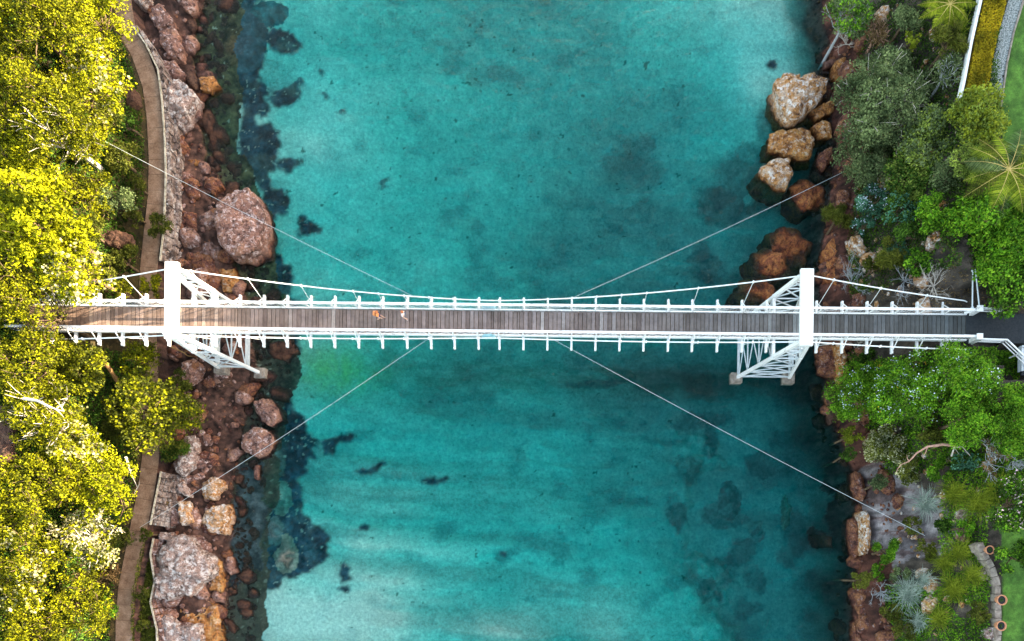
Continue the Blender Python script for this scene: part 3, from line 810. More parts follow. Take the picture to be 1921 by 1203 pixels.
# ------------------------------------------------------------------ east approach
o = MB().box((0, 0, 0), (13, 2.5, .12)).box((-6.2, 0, -.1), (.3, 2.5, .3)).build('path', MT['asphalt'], None, (46.4, -.05, DZ - .04)); tag(o, kind='structure')
def rail_fence(name, label, pts, h, group=None, n=2, mat='white_paint', cat='fence'):
    root = empty(name, pts[0]); tag(root, label, cat, group); o_ = Vector(pts[0])
    rl = MB()
    for k in range(n):
        z = h * (k + 1) / n
        for a, c in zip(pts[:-1], pts[1:]): rl.bar(Vector(a) - o_ + Vector((0, 0, z)), Vector(c) - o_ + Vector((0, 0, z)), .12 if k == n - 1 else .06, .07)
    rl.build('rail', MT[mat], root)
    for a, c in zip(pts[:-1], pts[1:]):
        a, c = Vector(a), Vector(c); m_ = max(1, round((c - a).length / 1.8))
        for k in range(m_ + 1):
            p = a.lerp(c, k / m_) - o_
            MB().box(p + Vector((0, 0, h / 2 - .2)), (.09, .09, h + .4)).build('post', MT[mat], root)
    return root
rail_fence('handrail_fence', 'short pale double handrail continuing the bridge rail on the upper right', [(40.6, 1.25, 8), (42.4, 1.2, 8)], 1.1, n=3)
rail_fence('handrail_fence', 'pale handrail bending diagonally down beside the dark stair pit at the right edge', [(40.6, -1.3, 8), (42.7, -1.35, 8), (45.0, -3.5, 8)], 1.05, n=3)
pit = empty('stair_pit', (46.3, -2.7, 8)); tag(pit, 'dark sunken stair pit with pale kerb right of the bending handrail', 'stairwell')
mb = MB().box((0, 1.05, 0), (3.6, .22, .5)).box((-1.75, 0, 0), (.2, 2.0, .5)); mb.build('kerb', MT['steel'], pit)
mb = MB()
for k in range(6): mb.box((-1.4 + .55 * k, -.2, -.1 - .12 * k), (.55, 2.2, .2))
mb.build('step', MT['asphalt'], pit)
for dx_, lab in ((0, 'left one of two thin pale pipes above the right end of the deck'), (.42, 'right one of two thin pale pipes above the right end of the deck')):
    a = P(1825 + dx_ * 12, 508, 9.2); c = P(1824 + dx_ * 32, 578, 9.0)
    o = MB().tube([Vector((0, 0, 0)), c - a], .055, 8).build('service_pipe', MT['steel'], None, a); tag(o, lab, 'pipe', 'service pipes above the deck end')
    MB().box(c - a, (.2, .2, .1)).box((0, 0, 0), (.14, .14, .2)).build('pipe_joint', MT['steel'], o)
# ------------------------------------------------------------------ boulders
def boulder(label, px, top, mat, seed=1, base=None, rough=.16, flat=.55, group=None, name='boulder', cat='rock'):
    """px: plan outline of the rock; top: height of its crest above the sea"""
    zc = max(0, top * .45)
    pts = [P(u, v, zc) for u, v in px]
    c = sum(pts, Vector()) / len(pts)
    gz = ground_z(c.x, c.y)
    b_ = min(gz, 0) - .5 if base is None else base
    pol = [(math.atan2(p.y - c.y, p.x - c.x), (p - c).xy.length) for p in pts]
    pol.sort(); n = len(pol)
    A = np.array([p[0] for p in pol]); Rr = np.array([p[1] for p in pol])
    q2 = [(p.x - c.x, p.y - c.y) for p in pts]
    def ray(an):
        dx, dy = math.cos(an), math.sin(an); best = 0
        for i_ in range(len(q2)):
            x1, y1 = q2[i_]; x2, y2 = q2[(i_ + 1) % len(q2)]; ex, ey = x2 - x1, y2 - y1; den = dx * ey - dy * ex
            if abs(den) < 1e-9: continue
            t_ = (x1 * ey - y1 * ex) / den; u_ = (x1 * dy - y1 * dx) / den
            if t_ > 0 and -1e-6 <= u_ <= 1 + 1e-6: best = max(best, t_)
        return best
    A = np.linspace(-math.pi, math.pi, 180); Rr = np.array([ray(a_) for a_ in A]); Rr[Rr == 0] = np.mean(Rr)
    A0 = A; Rr = (np.roll(Rr, 1) + Rr * 2 + np.roll(Rr, -1)) / 4
    A = np.concatenate([[A[-1] - 2 * math.pi], A, [A[0] + 2 * math.pi]]); Rr = np.concatenate([[Rr[-1]], Rr, [Rr[0]]])
    me_ = bpy.data.meshes.new(name); bm = bmesh.new()
    size = float(np.mean(Rr)); sub = 5 if size > .9 else 4
    bmesh.ops.create_icosphere(bm, subdivisions=sub, radius=1)
    so = Vector((seed * 7.3, seed * 3.1, seed * 1.7)); rn = random.Random(seed)
    planes = []
    for k in range(11):
        nn_ = Vector((rn.uniform(-1, 1), rn.uniform(-1, 1), rn.uniform(0, 1.1))).normalized(); planes.append((nn_, rn.uniform(.55, .88)))
    hz = (top - b_) / 2; mz = (top + b_) / 2
    for v in bm.verts:
        d0 = v.co.copy(); d = d0.copy()
        for nn_, dd in planes:
            e = d.dot(nn_) - dd
            if e > 0: d -= nn_ * e * .9
        an = math.atan2(d0.y, d0.x); rr_ = float(np.interp(an, A, Rr))
        hor = math.hypot(d0.x, d0.y); k = min(1.0, hor * 1.22) ** .8
        sh = (math.hypot(d.x, d.y) + .05) / (hor + .05)
        k *= .4 + .6 * min(1, sh)
        zz = mz + hz * (math.copysign(abs(d.z) ** flat, d.z)) * (.98 if d.z < 0 else 1)
        q = Vector((math.cos(an) * rr_ * k, math.sin(an) * rr_ * k, zz))
        w_ = q + so
        f1 = mnoise.fractal(w_ * 1.25 / max(size, .5), 1.0, 2.0, 4) * rough * .45 * size
        vd = mnoise.voronoi(w_ * 1.5 / max(size, .7))[0]; cr = min(1, (vd[1] - vd[0]) * 3.2)
        vd2 = mnoise.voronoi(w_ * 3.6)[0]; cr2 = min(1, (vd2[1] - vd2[0]) * 3.0)
        f2 = -(1 - cr) * .09 * size - (1 - cr2) * .03 + (mnoise.cell(w_ * 1.4 / max(size, .6)) * .07 * size)
        f3 = mnoise.fractal(w_ * 4.5, 1.0, 2.1, 4) * .035
        nrm = Vector((math.cos(an) * hor * .6, math.sin(an) * hor * .6, d.z)).normalized()
        v.co = q + nrm * (f1 + f2 + f3)
    for f in bm.faces: f.smooth = True
    bm.to_mesh(me_); bm.free()
    o = link_mesh(name, me_, MT[mat], None, (c.x, c.y, 0))
    tag(o, label, cat, group); return o
BL = [
 ('tall pale boulder with a golden right flank beside the upper footpath', [(313,170),(325,153),(345,150),(375,180),(372,200),(350,235),(338,245),(322,235),(315,205)], 2.6,'white'),
 ('pink layered rock near the top edge, just seaward of the footpath', [(285,12),(310,16),(328,40),(330,62),(300,62),(282,40)], 1.9,'pink'),
 ('long pinkish rock with an ochre right side below the top left rocks', [(305,58),(335,57),(347,90),(345,118),(322,115),(302,95)], 1.8,'pink'),
 ('rust topped boulder cut by the top edge at the waterline', [(318,-20),(372,-20),(372,15),(357,28),(335,18)], 1.5,'pink'),
 ('pale lumpy rock at the top edge touching the yellow trees', [(255,-15),(285,-10),(290,12),(275,25),(258,15)], 2.6,'white'),
 ('broken dark pink rock just above the tall pale boulder', [(300,115),(330,118),(358,145),(350,152),(320,152),(303,150)], 1.4,'pink'),
 ('squat ochre rock right of the tall pale boulder', [(373,145),(405,142),(412,160),(395,174),(374,172)], .9,'gold'),
 ('small grey pink stone under the squat ochre rock', [(359,205),(378,202),(380,222),(362,226)], .8,'pink'),
 ('red brown rock below the tall pale boulder beside the wall', [(322,252),(345,250),(358,280),(345,300),(324,284)], 1.3,'rust'),
 ('flat orange stone lying in brown shallows above the guy cable', [(350,300),(378,302),(382,314),(358,314)], .6,'gold'),
 ('small orange stone next to the flat orange stone', [(370,318),(392,312),(398,326),(378,330)], .5,'gold'),
 ('rounded red and pink rock up and left of the largest left boulder', [(384,335),(410,333),(421,352),(402,368),(382,357)], 1.1,'rust'),
 ('jagged pink rock beside the wall where the guy cable crosses', [(340,320),(365,328),(367,355),(345,352)], 1.4,'pink'),
 ('huge rugged pink boulder at the left waterline above the bridge', [(420,362),(445,345),(475,350),(500,390),(508,440),(502,478),(470,492),(440,488),(420,462),(408,420),(406,385)], 2.9,'pink'),
 ('upright rust red rock between the wall and the huge pink boulder', [(343,395),(370,400),(375,440),(345,432)], 1.5,'rust'),
 ('small mauve boulder at the lower left foot of the huge pink boulder', [(378,460),(400,455),(411,472),(397,484),(379,478)], 1.1,'pink'),
 ('broad rust red slab just above the left tower brace', [(343,455),(380,468),(412,500),(427,535),(400,552),(350,520)], 1.3,'rust'),
 ('orange rounded slab at the water by the left tower brace', [(410,500),(440,502),(452,528),(445,552),(420,552),(406,525)], .9,'gold'),
 ('grey pink boulder left of the left tower footings', [(345,680),(370,672),(388,690),(385,715),(365,732),(345,730)], 2.2,'pink'),
 ('square brown rock under the outer left tower footing', [(395,700),(430,695),(440,725),(410,738)], 1.35,'dark'),
 ('dark brown rock under the inner left tower footing', [(462,690),(495,688),(502,712),(470,718)], .45,'dark'),
 ('dark barnacled rock in the water right of the left tower feet', [(500,640),(545,632),(562,660),(540,685),(505,672)], .22,'dark'),
 ('round dark pink boulder in the shallows, upper of two below the left tower', [(470,750),(500,742),(528,762),(530,788),(510,801),(485,792)], 1.0,'pink'),
 ('pink boulder crossed by the lower left guy cable', [(455,815),(475,797),(510,800),(519,825),(500,860),(478,866),(452,845)], 1.5,'pink'),
 ('thin upright stone directly below the pink boulder under the guy cable', [(476,870),(488,869),(487,905),(476,903)], .5,'pink'),
 ('tall whitish boulder beside the bushes below the left tower', [(350,820),(375,815),(383,845),(370,880),(350,897),(338,885)], 2.4,'white'),
 ('low brown rock right of the tall whitish boulder', [(378,850),(405,850),(415,885),(390,892)], .9,'dark'),
 ('long pink stone lying at the top of the lower left cluster', [(345,893),(385,886),(393,896),(355,912)], 1.6,'pink'),
 ('wedge shaped grey stone left in the lower left cluster', [(337,912),(350,902),(363,920),(365,935),(340,930)], 1.9,'white'),
 ('round pale boulder with dark hollows at the cable in the lower left cluster', [(380,905),(400,890),(425,900),(428,915),(405,940),(385,935)], 1.7,'pale'),
 ('squared pale block standing in the middle of the lower left cluster', [(342,942),(365,937),(373,985),(348,990)], 2.1,'pale'),
 ('narrow dark rough block left of the squared pale block', [(322,955),(336,947),(346,965),(342,990),(325,992)], 1.9,'pink'),
 ('flat pitted rectangular stone under the narrow dark block', [(303,997),(335,997),(335,1015),(303,1015)], 1.9,'white'),
 ('lobed pale pink boulder with a hollow right of the squared block', [(385,955),(405,947),(412,942),(430,942),(434,975),(425,1005),(395,1008),(380,985)], 2.0,'pale'),
 ('small rust stone above the great white boulder', [(338,1000),(352,998),(356,1012),(342,1016)], 1.2,'rust'),
 ('dark maroon stone wedged right of the small rust stone', [(356,992),(378,990),(384,1008),(366,1014)], .9,'rust'),
 ('great craggy white boulder near the bottom left shore', [(303,1040),(325,1010),(360,1001),(385,1020),(403,1045),(405,1085),(385,1100),(370,1132),(350,1130),(295,1126),(298,1070)], 3.2,'white'),
 ('orange pitted rock hugging the right side of the great white boulder', [(400,1040),(418,1050),(426,1090),(420,1116),(390,1112)], 1.0,'gold'),
 ('pointed brown stone at the water right of the great white boulder', [(422,1045),(438,1045),(446,1075),(435,1083),(422,1070)], .8,'pink'),
 ('broad orange brown slab below the great white boulder', [(306,1130),(400,1113),(418,1130),(416,1240),(310,1240)], 1.1,'gold'),
 ('jagged white rock at the bottom edge on the orange slab', [(305,1160),(320,1150),(350,1170),(385,1163),(390,1230),(305,1230)], 2.3,'white'),
 ('large cream and ochre boulder at the upper right waterline', [(1445,165),(1465,147),(1488,152),(1500,140),(1530,131),(1556,150),(1556,178),(1536,205),(1500,238),(1480,240),(1460,225),(1445,200)], 2.3,'pale'),
 ('ochre brown ledge tucked behind the large cream boulder', [(1512,212),(1545,193),(1566,185),(1566,212),(1530,226)], 1.0,'gold'),
 ('brown boulder with grey spots just below the large cream boulder', [(1437,250),(1460,235),(1510,235),(1532,265),(1530,300),(1500,300),(1460,290),(1438,280)], 1.4,'gold'),
 ('angular cream boulder lowest of the pale rocks on the right shore', [(1418,315),(1445,293),(1487,290),(1493,320),(1480,356),(1462,353),(1425,330)], 1.7,'pale'),
 ('small brown stone between the big boulders and the olive tree', [(1520,235),(1545,225),(1562,235),(1562,262),(1535,260)], 1.1,'gold'),
 ('bright ochre upright stone above the large cream boulder', [(1560,120),(1588,108),(1592,130),(1575,150),(1560,142)], 1.3,'gold'),
 ('mauve stone in dark water left of the bright ochre stone', [(1540,117),(1575,104),(1568,124),(1545,130)], .6,'pink'),
 ('red brown rock below the angular cream boulder under the cable', [(1480,345),(1508,320),(1560,345),(1555,382),(1510,395),(1480,372)], .7,'orange'),
 ('small dark red rock right of the brown spotted boulder', [(1535,285),(1560,275),(1568,300),(1545,320),(1530,308)], .9,'rust'),
 ('domed rust red rock, upper of three above the right tower', [(1440,430),(1470,412),(1510,420),(1537,450),(1520,502),(1490,505),(1445,470)], .75,'orange'),
 ('wide half drowned purple red rock, middle of three above the right tower', [(1404,465),(1440,447),(1480,480),(1502,512),(1460,528),(1420,510)], .62,'orange'),
 ('brown half drowned rock, lowest of three left of the right tower', [(1384,517),(1420,505),(1458,530),(1462,568),(1400,574),(1380,545)], .5,'orange'),
 ('dark red rock against the bank right of the domed rust rock', [(1538,470),(1562,448),(1588,498),(1580,548),(1545,532)], 1.6,'orange'),
 ('maroon rock below the deck right of the right tower foot', [(1530,650),(1560,640),(1578,672),(1567,712),(1536,702)], 1.5,'rust'),
 ('near black rock on the shore under the flowering bushes', [(1545,730),(1570,725),(1578,790),(1555,800)], 1.1,'dark'),
 ('low rust rock at the foot of the cliff where the guy cable crosses', [(1598,880),(1612,885),(1622,930),(1612,950),(1600,920)], 1.7,'rust'),
 ('tall thin mauve and pink rock rib along the lower right cliff', [(1612,960),(1626,955),(1628,1010),(1620,1052),(1610,1035)], 3.0,'pale'),
 ('rust rib below the mauve rib at the lower right shore', [(1592,975),(1606,965),(1612,1040),(1600,1060),(1592,1030)], 1.3,'rust'),
 ('broken dark red rocks at the shore by the silvery spiky plants', [(1595,1110),(1625,1080),(1650,1105),(1640,1150),(1605,1150)], 1.6,'rust'),
 ('dull red rock at the bottom edge of the right shore', [(1598,1165),(1640,1158),(1655,1230),(1600,1230)], 1.3,'rust'),
 ('sunken rust stone off the lower right cliff', [(1545,1000),(1570,1005),(1570,1030),(1552,1028)], .1,'rust'),
]
for i, (lab, px, top, mt) in enumerate(BL):
    boulder(lab, px, top, mt, seed=i + 11)
def hill_rock(label, px, dz, mat, seed):
    u = sum(p[0] for p in px) / len(px); v = sum(p[1] for p in px) / len(px)
    z = 5
    for _ in range(8): q = P(u, v, z); z = ground_z(q.x, q.y) + dz * .5
    pts = [P(a, b_, z) for a, b_ in px]
    px2 = px
    o = boulder(label, px, z + dz * .6, mat, seed, base=z - dz); 
    c = sum(pts, Vector()) / len(pts); o.location = (c.x, c.y, 0); return o
hill_rock('mossy outcrop left of the footpath above the left tower', [(185,440),(215,432),(242,436),(246,455),(225,468),(190,464)], .9, 'dark', 90)
hill_rock('grey rock poking out left of the curve of the upper footpath', [(232,160),(255,168),(262,195),(240,205),(228,185)], .8, 'dark', 91)
hill_rock('weathered rock face at the far left edge below the bridge', [(-20,770),(22,765),(34,800),(30,860),(10,890),(-20,880)], 1.0, 'dark', 92)
hill_rock('tan crumbling ledge on the bank above the right tower', [(1590,440),(1610,445),(1630,475),(1618,485),(1598,470)], 1.2, 'pale', 93)
hill_rock('tan ledge edge below the deck beside the maroon rock', [(1562,640),(1576,642),(1590,690),(1582,730),(1570,700)], 1.4, 'gold', 94)

# stray pebbles and oyster shells on the left ledges
def rubble(name, label, u0, u1, n, mat, seed, cond):
    r_ = np.random.default_rng(seed); proto = []
    for k in range(6):
        bm = bmesh.new(); bmesh.ops.create_icosphere(bm, subdivisions=2, radius=1)
        for v in bm.verts: v.co *= 1 + .5 * mnoise.noise(v.co * 1.3 + Vector((k * 5, seed, 0))) + .25 * mnoise.noise(v.co * 3 + Vector((k * 5, 1, 0)))
        proto.append((np.array([v.co[:] for v in bm.verts]), np.array([[v.index for v in f.verts] for f in bm.faces]))); bm.free()
    a = P(u0, -60, 0); c = P(u1, 1260, 0); xx = r_.uniform(a.x - 3, c.x + 3, n * 6); yy = r_.uniform(c.y, a.y, n * 6)
    z, U_, V_, dl, dr, s_ = land_height(xx, yy); ok = np.where(cond(xx, yy, z, dl, dr, s_))[0][:n]
    VV, FF, base = [], [], 0
    for i in ok:
        sz = .10 * (r_.uniform(0, 1) ** -.62); sz = min(sz, .85); P_, F_ = proto[r_.integers(6)]; th = r_.uniform(0, 6.28); ct, st_ = math.cos(th), math.sin(th)
        q = P_ * sz * np.array([r_.uniform(.8, 1.6), r_.uniform(.7, 1.1), r_.uniform(.45, .8)]); q = np.stack([q[:, 0] * ct - q[:, 1] * st_, q[:, 0] * st_ + q[:, 1] * ct, q[:, 2]], 1) + np.array([xx[i], yy[i], z[i] + .1 * sz])
        VV.append(q); FF.append(F_ + base); base += len(q)
    o = link_mesh(name, mesh_from_arrays(name, np.concatenate(VV), np.concatenate(FF), False), MT[mat]); tag(o, label, 'rubble', kind='stuff')
rubble('shore_rubble', 'loose pinkish rubble scattered over the left rock ledges', 290, 500, 480, 'pink', 4, lambda x, y, z, dl, dr, s: (dl > -1.0) & (s < -1.5) & (x < 0))
rubble('shore_rubble', 'rust red rubble packed among the left shore boulders', 290, 500, 380, 'rust', 5, lambda x, y, z, dl, dr, s: (dl > -.3) & (s < -1.5) & (x < 0))
rubble('submerged_rubble', 'drowned brown stones in the shallows off the left shore', 340, 560, 700, 'dark', 6, lambda x, y, z, dl, dr, s: (dl < .2) & (dl > -2.6) & (x < 0))
rubble('shore_rubble', 'rust red rubble along the foot of the right bank', 1500, 1680, 520, 'rust', 7, lambda x, y, z, dl, dr, s: (dr > -1.0) & (dr < 2.4))
rubble('shore_rubble', 'pale broken stones on the right bank slope', 1550, 1800, 260, 'pale', 8, lambda x, y, z, dl, dr, s: (dr > 2.0) & (dr < 7) & (abs(y) > 1.5))

# ------------------------------------------------------------------ plants
rng = np.random.default_rng(12)
def leaves(centers, size, up=.6, aspect=.5, seed=0):
    """one folded leaf face per centre"""
    n = len(centers)
    nrm = rng.normal(size=(n, 3)); nrm[:, 2] = np.abs(nrm[:, 2]) + up; nrm /= np.linalg.norm(nrm, axis=1)[:, None]
    a = rng.normal(size=(n, 3)); a -= (a * nrm).sum(1)[:, None] * nrm; a /= np.linalg.norm(a, axis=1)[:, None]
    b_ = np.cross(nrm, a)
    L = (size * rng.uniform(.6, 1.35, n))[:, None]; Wd = L * aspect
    v0 = centers - a * L * .5; v2 = centers + a * L * .5
    v1 = centers + b_ * Wd * .5 - nrm * L * .12; v3 = centers - b_ * Wd * .5 - nrm * L * .12
    V_ = np.stack([v0, v1, v2, v3], 1).reshape(-1, 3)
    F_ = np.arange(4 * n).reshape(n, 4)
    return V_, F_
def build_leaves(name, centers, size, mat, parent, up=.6, aspect=.5):
    V_, F_ = leaves(centers, size, up, aspect)
    return link_mesh(name, mesh_from_arrays(name, V_, F_), MT[mat], parent)
def crown_points(rx, rz, lobes, per, n, sd):
    """points spread through a crown made of uneven lobes; returns centres and lobe list"""
    g_ = np.random.default_rng(sd); L = []
    for k in range(lobes):
        an = g_.uniform(0, 2 * math.pi); rr_ = rx * .74 * math.sqrt(g_.uniform(.02, 1)); 
        hz_ = rz * (1 - (rr_ / rx) ** 2) * g_.uniform(.15, .85)
        L.append((rr_ * math.cos(an), rr_ * math.sin(an), hz_, rx * g_.uniform(.2, .38)))
    L = np.array(L); wgt = L[:, 3] ** 2; wgt /= wgt.sum()
    nc = max(8, n // per)
    li = g_.choice(lobes, nc, p=wgt)
    d = g_.normal(size=(nc, 3)); d /= np.linalg.norm(d, axis=1)[:, None]; d[:, 2] = np.where(d[:, 2] < -.25, -d[:, 2], d[:, 2])
    rad = L[li, 3] * g_.uniform(.55, 1.08, nc)
    cc = L[li, :3] + d * rad[:, None] * np.array([1, 1, .75])
    pts = np.repeat(cc, per, 0) + g_.normal(size=(nc * per, 3)) * np.array([.16, .16, .1]) * min(1, rx / 2.5)
    return pts, L
def find_site(u, v, z, trunk):
    q = P(u, v, z); return q, ground_z(q.x, q.y)
def tree(label, u, v, z, r, leaf, n=5000, size=.26, lobes=16, rz=None, bark='bark', name='tree', cat='tree', seed=None, per=9, group=None, extra=None, aspect=.5, bare=0, up=.6, bshift=0):
    """u, v: plan position of the crown, z: height of the crown base, r: crown radius in metres"""
    seed = seed or int(u * 7 + v * 3) % 9973
    rn = random.Random(seed); rz = rz or r * .75
    q = P(u, v, z + rz * .4); gz = ground_z(q.x, q.y)
    z = max(z, gz - .1)
    lean = rn.uniform(-.5, .5)
    bx, by = q.x + lean * .6 - bshift, q.y + rn.uniform(-.5, .5)
    if bshift: gz = ground_z(bx, by)
    root = empty(name, (bx, by, gz - .1)); tag(root, label, cat, group); o0 = root.location
    pts, L = crown_points(r, rz, lobes, per, n, seed)
    off_ = np.array([q.x - bx, q.y - by, z - gz + .1])
    build_leaves('crown', pts + off_, size, leaf, root, up, aspect)
    if extra:
        for mt_, nn_, sz_, nm_ in extra:
            p2, _ = crown_points(r * 1.0, rz * 1.03, lobes, 5, nn_, seed); e_ = build_leaves(nm_, p2 + off_ + np.array([0, 0, .1]), sz_, mt_, root, 1.2, .8); e_['kind'] = 'stuff'
    tk = MB(); H_ = z - gz + .1; rt = .06 + .035 * r
    if H_ > .5:
        fork = Vector(off_) * .75; fork.z = H_ * .8
        tk.tube([(0, 0, -.3), (fork.x * .3, fork.y * .3, fork.z * .5), fork], [rt * 1.3, rt, rt * .8], 7)
    else: fork = Vector((0, 0, 0))
    for k, l in enumerate(L):
        e = Vector(l[:3]) + Vector(off_); m_ = fork.lerp(e, .5) + Vector((rn.uniform(-.2, .2), rn.uniform(-.2, .2), -.15 * r * .3)); tk.tube([fork, m_, e], [rt * .55, rt * .35, rt * .1], 5)
        for j in range(3 + bare):
            e2 = e + Vector((rn.uniform(-1, 1), rn.uniform(-1, 1), rn.uniform(0, .9))).normalized() * l[3] * (1.0 + .15 * bare); tk.tube([m_.lerp(e, .7), e.lerp(e2, .5) + Vector((rn.uniform(-.1, .1), rn.uniform(-.1, .1), 0)), e2], [rt * .22, rt * .15, rt * .05], 4)
    tk.build('trunk', MT[bark], root)
    return root
# left bank: sunlit gums and wattles
LT = [
 ('yellow green gum filling the top left corner', 40, 20, 10.5, 4.6, 'L_sun', {}),
 ('yellow gum overhanging the top of the footpath', 185, 35, 8.0, 3.2, 'L_bright', {}),
 ('dense yellow green gum at the left edge below the corner tree', 30, 150, 10.0, 4.2, 'L_sun', {}),
 ('wattle with white blown highlights left of the footpath bend', 165, 150, 8.5, 3.1, 'L_bright', {'extra': [('L_white', 500, .24, 'blossom')]}),
 ('broad yellow green gum with pale forked branches above the dark shrubs', 95, 250, 9.5, 3.8, 'L_sun', {'bark': 'palebark'}),
 ('brightest lemon yellow wattle at the left edge above the bridge', 60, 400, 10.5, 3.9, 'L_bright', {'size': .3}),
 ('lemon yellow wattle drooping toward the left end of the deck', 130, 500, 9.8, 2.9, 'L_bright', {'extra': [('L_white', 420, .26, 'blossom')]}),
 ('yellow gum at the left edge level with the bridge', 10, 540, 10.0, 3.3, 'L_sun', {}),
 ('thin yellow gum reaching over the left end of the deck', 88, 588, 9.6, 2.0, 'L_sun', {'n': 1100}),
 ('ragged olive yellow gum just below the left end of the deck', 55, 690, 9.0, 3.4, 'L_sun', {}),
 ('small olive gum right of the orange trunk below the deck', 262, 680, 5.0, 1.9, 'L_sun', {}),
 ('large round yellow olive tree beside the rocks below the left tower', 285, 765, 4.6, 3.7, 'L_olive', {'n': 8500, 'extra': [('L_sun', 3500, .24, 'outer_leaves')]}),
 ('yellow gum with long white bare boughs at the left edge', 75, 770, 9.0, 3.3, 'L_sun', {'bark': 'palebark', 'bare': 1}),
 ('wattle crowned with white blossom left of the lower footpath', 140, 820, 8.0, 2.6, 'L_bright', {'extra': [('L_white', 900, .22, 'blossom')]}),
 ('bright yellow wattle leaning over the lower footpath', 200, 915, 6.8, 2.9, 'L_bright', {}),
 ('olive yellow gum at the left edge, second above the bottom corner', 40, 920, 9.0, 3.4, 'L_sun', {}),
 ('pale half bare gum with cream leaves beside the narrow path', 165, 1005, 6.8, 2.9, 'L_white', {'n': 2600, 'bark': 'palebark', 'bare': 1, 'extra': [('L_sun', 1200, .24, 'green_leaves')]}),
 ('yellow gum in the bottom left corner with a white flowering bough', 25, 1065, 9.0, 3.8, 'L_sun', {'extra': [('L_white', 500, .26, 'blossom')]}),
 ('yellow green gum at the bottom edge left of the footpath', 145, 1130, 6.5, 3.2, 'L_sun', {}),
 ('sparse gum at the bottom left edge under the flowering bough', 50, 1190, 7.5, 3.2, 'L_sun', {}),
 ('olive gum filling the gap between the deck end and the orange trunk', 150, 690, 7.2, 2.2, 'L_olive', {'extra': [('L_sun', 1600, .24, 'outer_leaves')]}),
 ('yellow gum above the pale outcrop left of the path', 160, 360, 7.8, 2.3, 'L_sun', {}),

 ('narrow yellow green gum squeezed beside the footpath guy cable', 165, 255, 7.0, 2.0, 'L_sun', {}),
 ('yellow wattle at the left edge between the corner gum and the lemon wattle', 20, 275, 9.5, 3.2, 'L_bright', {}),
 ('dusty olive tree under the guy cable left of the path', 200, 205, 5.2, 1.7, 'L_olive', {}),
 ('olive yellow gum behind the lower path wattle', 110, 900, 8.0, 2.6, 'L_sun', {}),
]
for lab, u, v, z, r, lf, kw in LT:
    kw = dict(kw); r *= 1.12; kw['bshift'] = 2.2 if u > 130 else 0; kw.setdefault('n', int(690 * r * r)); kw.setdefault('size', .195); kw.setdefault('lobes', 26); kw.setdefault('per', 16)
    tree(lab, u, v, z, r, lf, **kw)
def shrub(label, u, v, dz, r, leaf, **kw):
    z = 5
    for _ in range(8): q = P(u, v, z); z = ground_z(q.x, q.y) + .3
    kw.setdefault('n', int(950 * r * r)); kw.setdefault('size', .18); kw.setdefault('lobes', 10); kw.setdefault('name', 'shrub'); kw.setdefault('cat', 'shrub')
    return tree(label, u, v, z + dz, r, leaf, **kw)
LS = [
 ('dark green shrub close to the footpath opposite the wall', 228, 300, 0.2, 1.9, 'L_olive', {}),
 ('grey green shrub above the pale outcrop by the footpath', 215, 375, 0.2, 1.8, 'L_grey', {}),
 ('low dark shrub at the outer bend of the footpath', 238, 235, 0.1, 1.3, 'L_dark', {}),
 ('green bush spilling over the footpath just above the left tower', 298, 428, 0.6, 1.35, 'L_olive', {}),
 ('brown green bush left of the footpath above the left tower', 232, 490, 0.1, 1.6, 'L_olive', {}),
 ('sunlit yellow shrub tucked left of the left tower', 285, 535, 1.2, 1.2, 'L_sun', {}),
 ('small yellow shrub hard against the deck left of the tower', 232, 545, 1.4, 1.1, 'L_sun', {}),
 ('dark green bush on the seaward side of the lower footpath', 332, 845, 0.6, 1.6, 'L_dark', {'extra': [('L_olive', 900, .18, 'outer_leaves')]}),
 ('grey green foliage clump under the round yellow olive tree', 330, 720, 1.2, 1.4, 'L_olive', {}),
 ('small grassy bush on the footpath edge beside the white wall', 272, 1005, 0.2, .75, 'L_olive', {}),
 ('dark olive shrub over the inner edge of the lower footpath', 228, 1010, 0.8, 1.2, 'L_olive', {}),
 ('olive shrub spilling over the bottom of the footpath', 262, 1110, 0.3, .8, 'L_olive', {}),
 ('dry green shrub on the wall side of the bottom footpath', 268, 1175, 0.3, .8, 'L_olive', {}),
 ('tuft of dry grass growing from the short whitish wall', 312, 945, 0.3, .35, 'L_dry', {}),
 ('dark shrub beneath the yellow gums above the lower path', 215, 800, 0.3, 1.6, 'L_olive', {}),
 ('brown dry shrub left of the bottom of the footpath', 205, 1080, 0.2, 1.3, 'L_dry', {}),
 ('small fresh green shrub left of the bottom footpath', 200, 1140, 0.6, 1.0, 'L_green', {}),

 ('green shrub touching the footpath below the dark shrub', 255, 345, .3, 1.1, 'L_olive', {}),
 ('yellow green shrub just under the grey green shrub by the path', 248, 405, .3, 1.0, 'L_olive', {}),
 ('low green shrub left of the pale outcrop', 170, 430, .4, 1.4, 'L_olive', {}),
 ('dark low shrub below the pale outcrop', 195, 505, .2, 1.4, 'L_olive', {}),
]
for lab, u, v, dz, r, lf, kw in LS: shrub(lab, u, v, dz, r, lf, **kw)
# orange lit bare trunk below the deck
q = P(203, 690, 6); gz = ground_z(q.x, q.y)
tr_ = empty('dead_tree', (q.x, q.y, gz)); tag(tr_, 'bare orange tree trunk leaning below the deck left of the tower', 'tree trunk')
MB().tube([(.4, -3.2, -.3), (.1, -1.2, 1.6), (0, 0, 3.0), (-.1, .9, 4.2)], [.22, .2, .17, .12], 8).build('trunk', MT['orangebark'], tr_)
MB().tube([(0, 0, 3.0), (-.7, .3, 3.6), (-1.3, .2, 4.4)], [.1, .07, .04], 6).build('limb', MT['orangebark'], tr_)

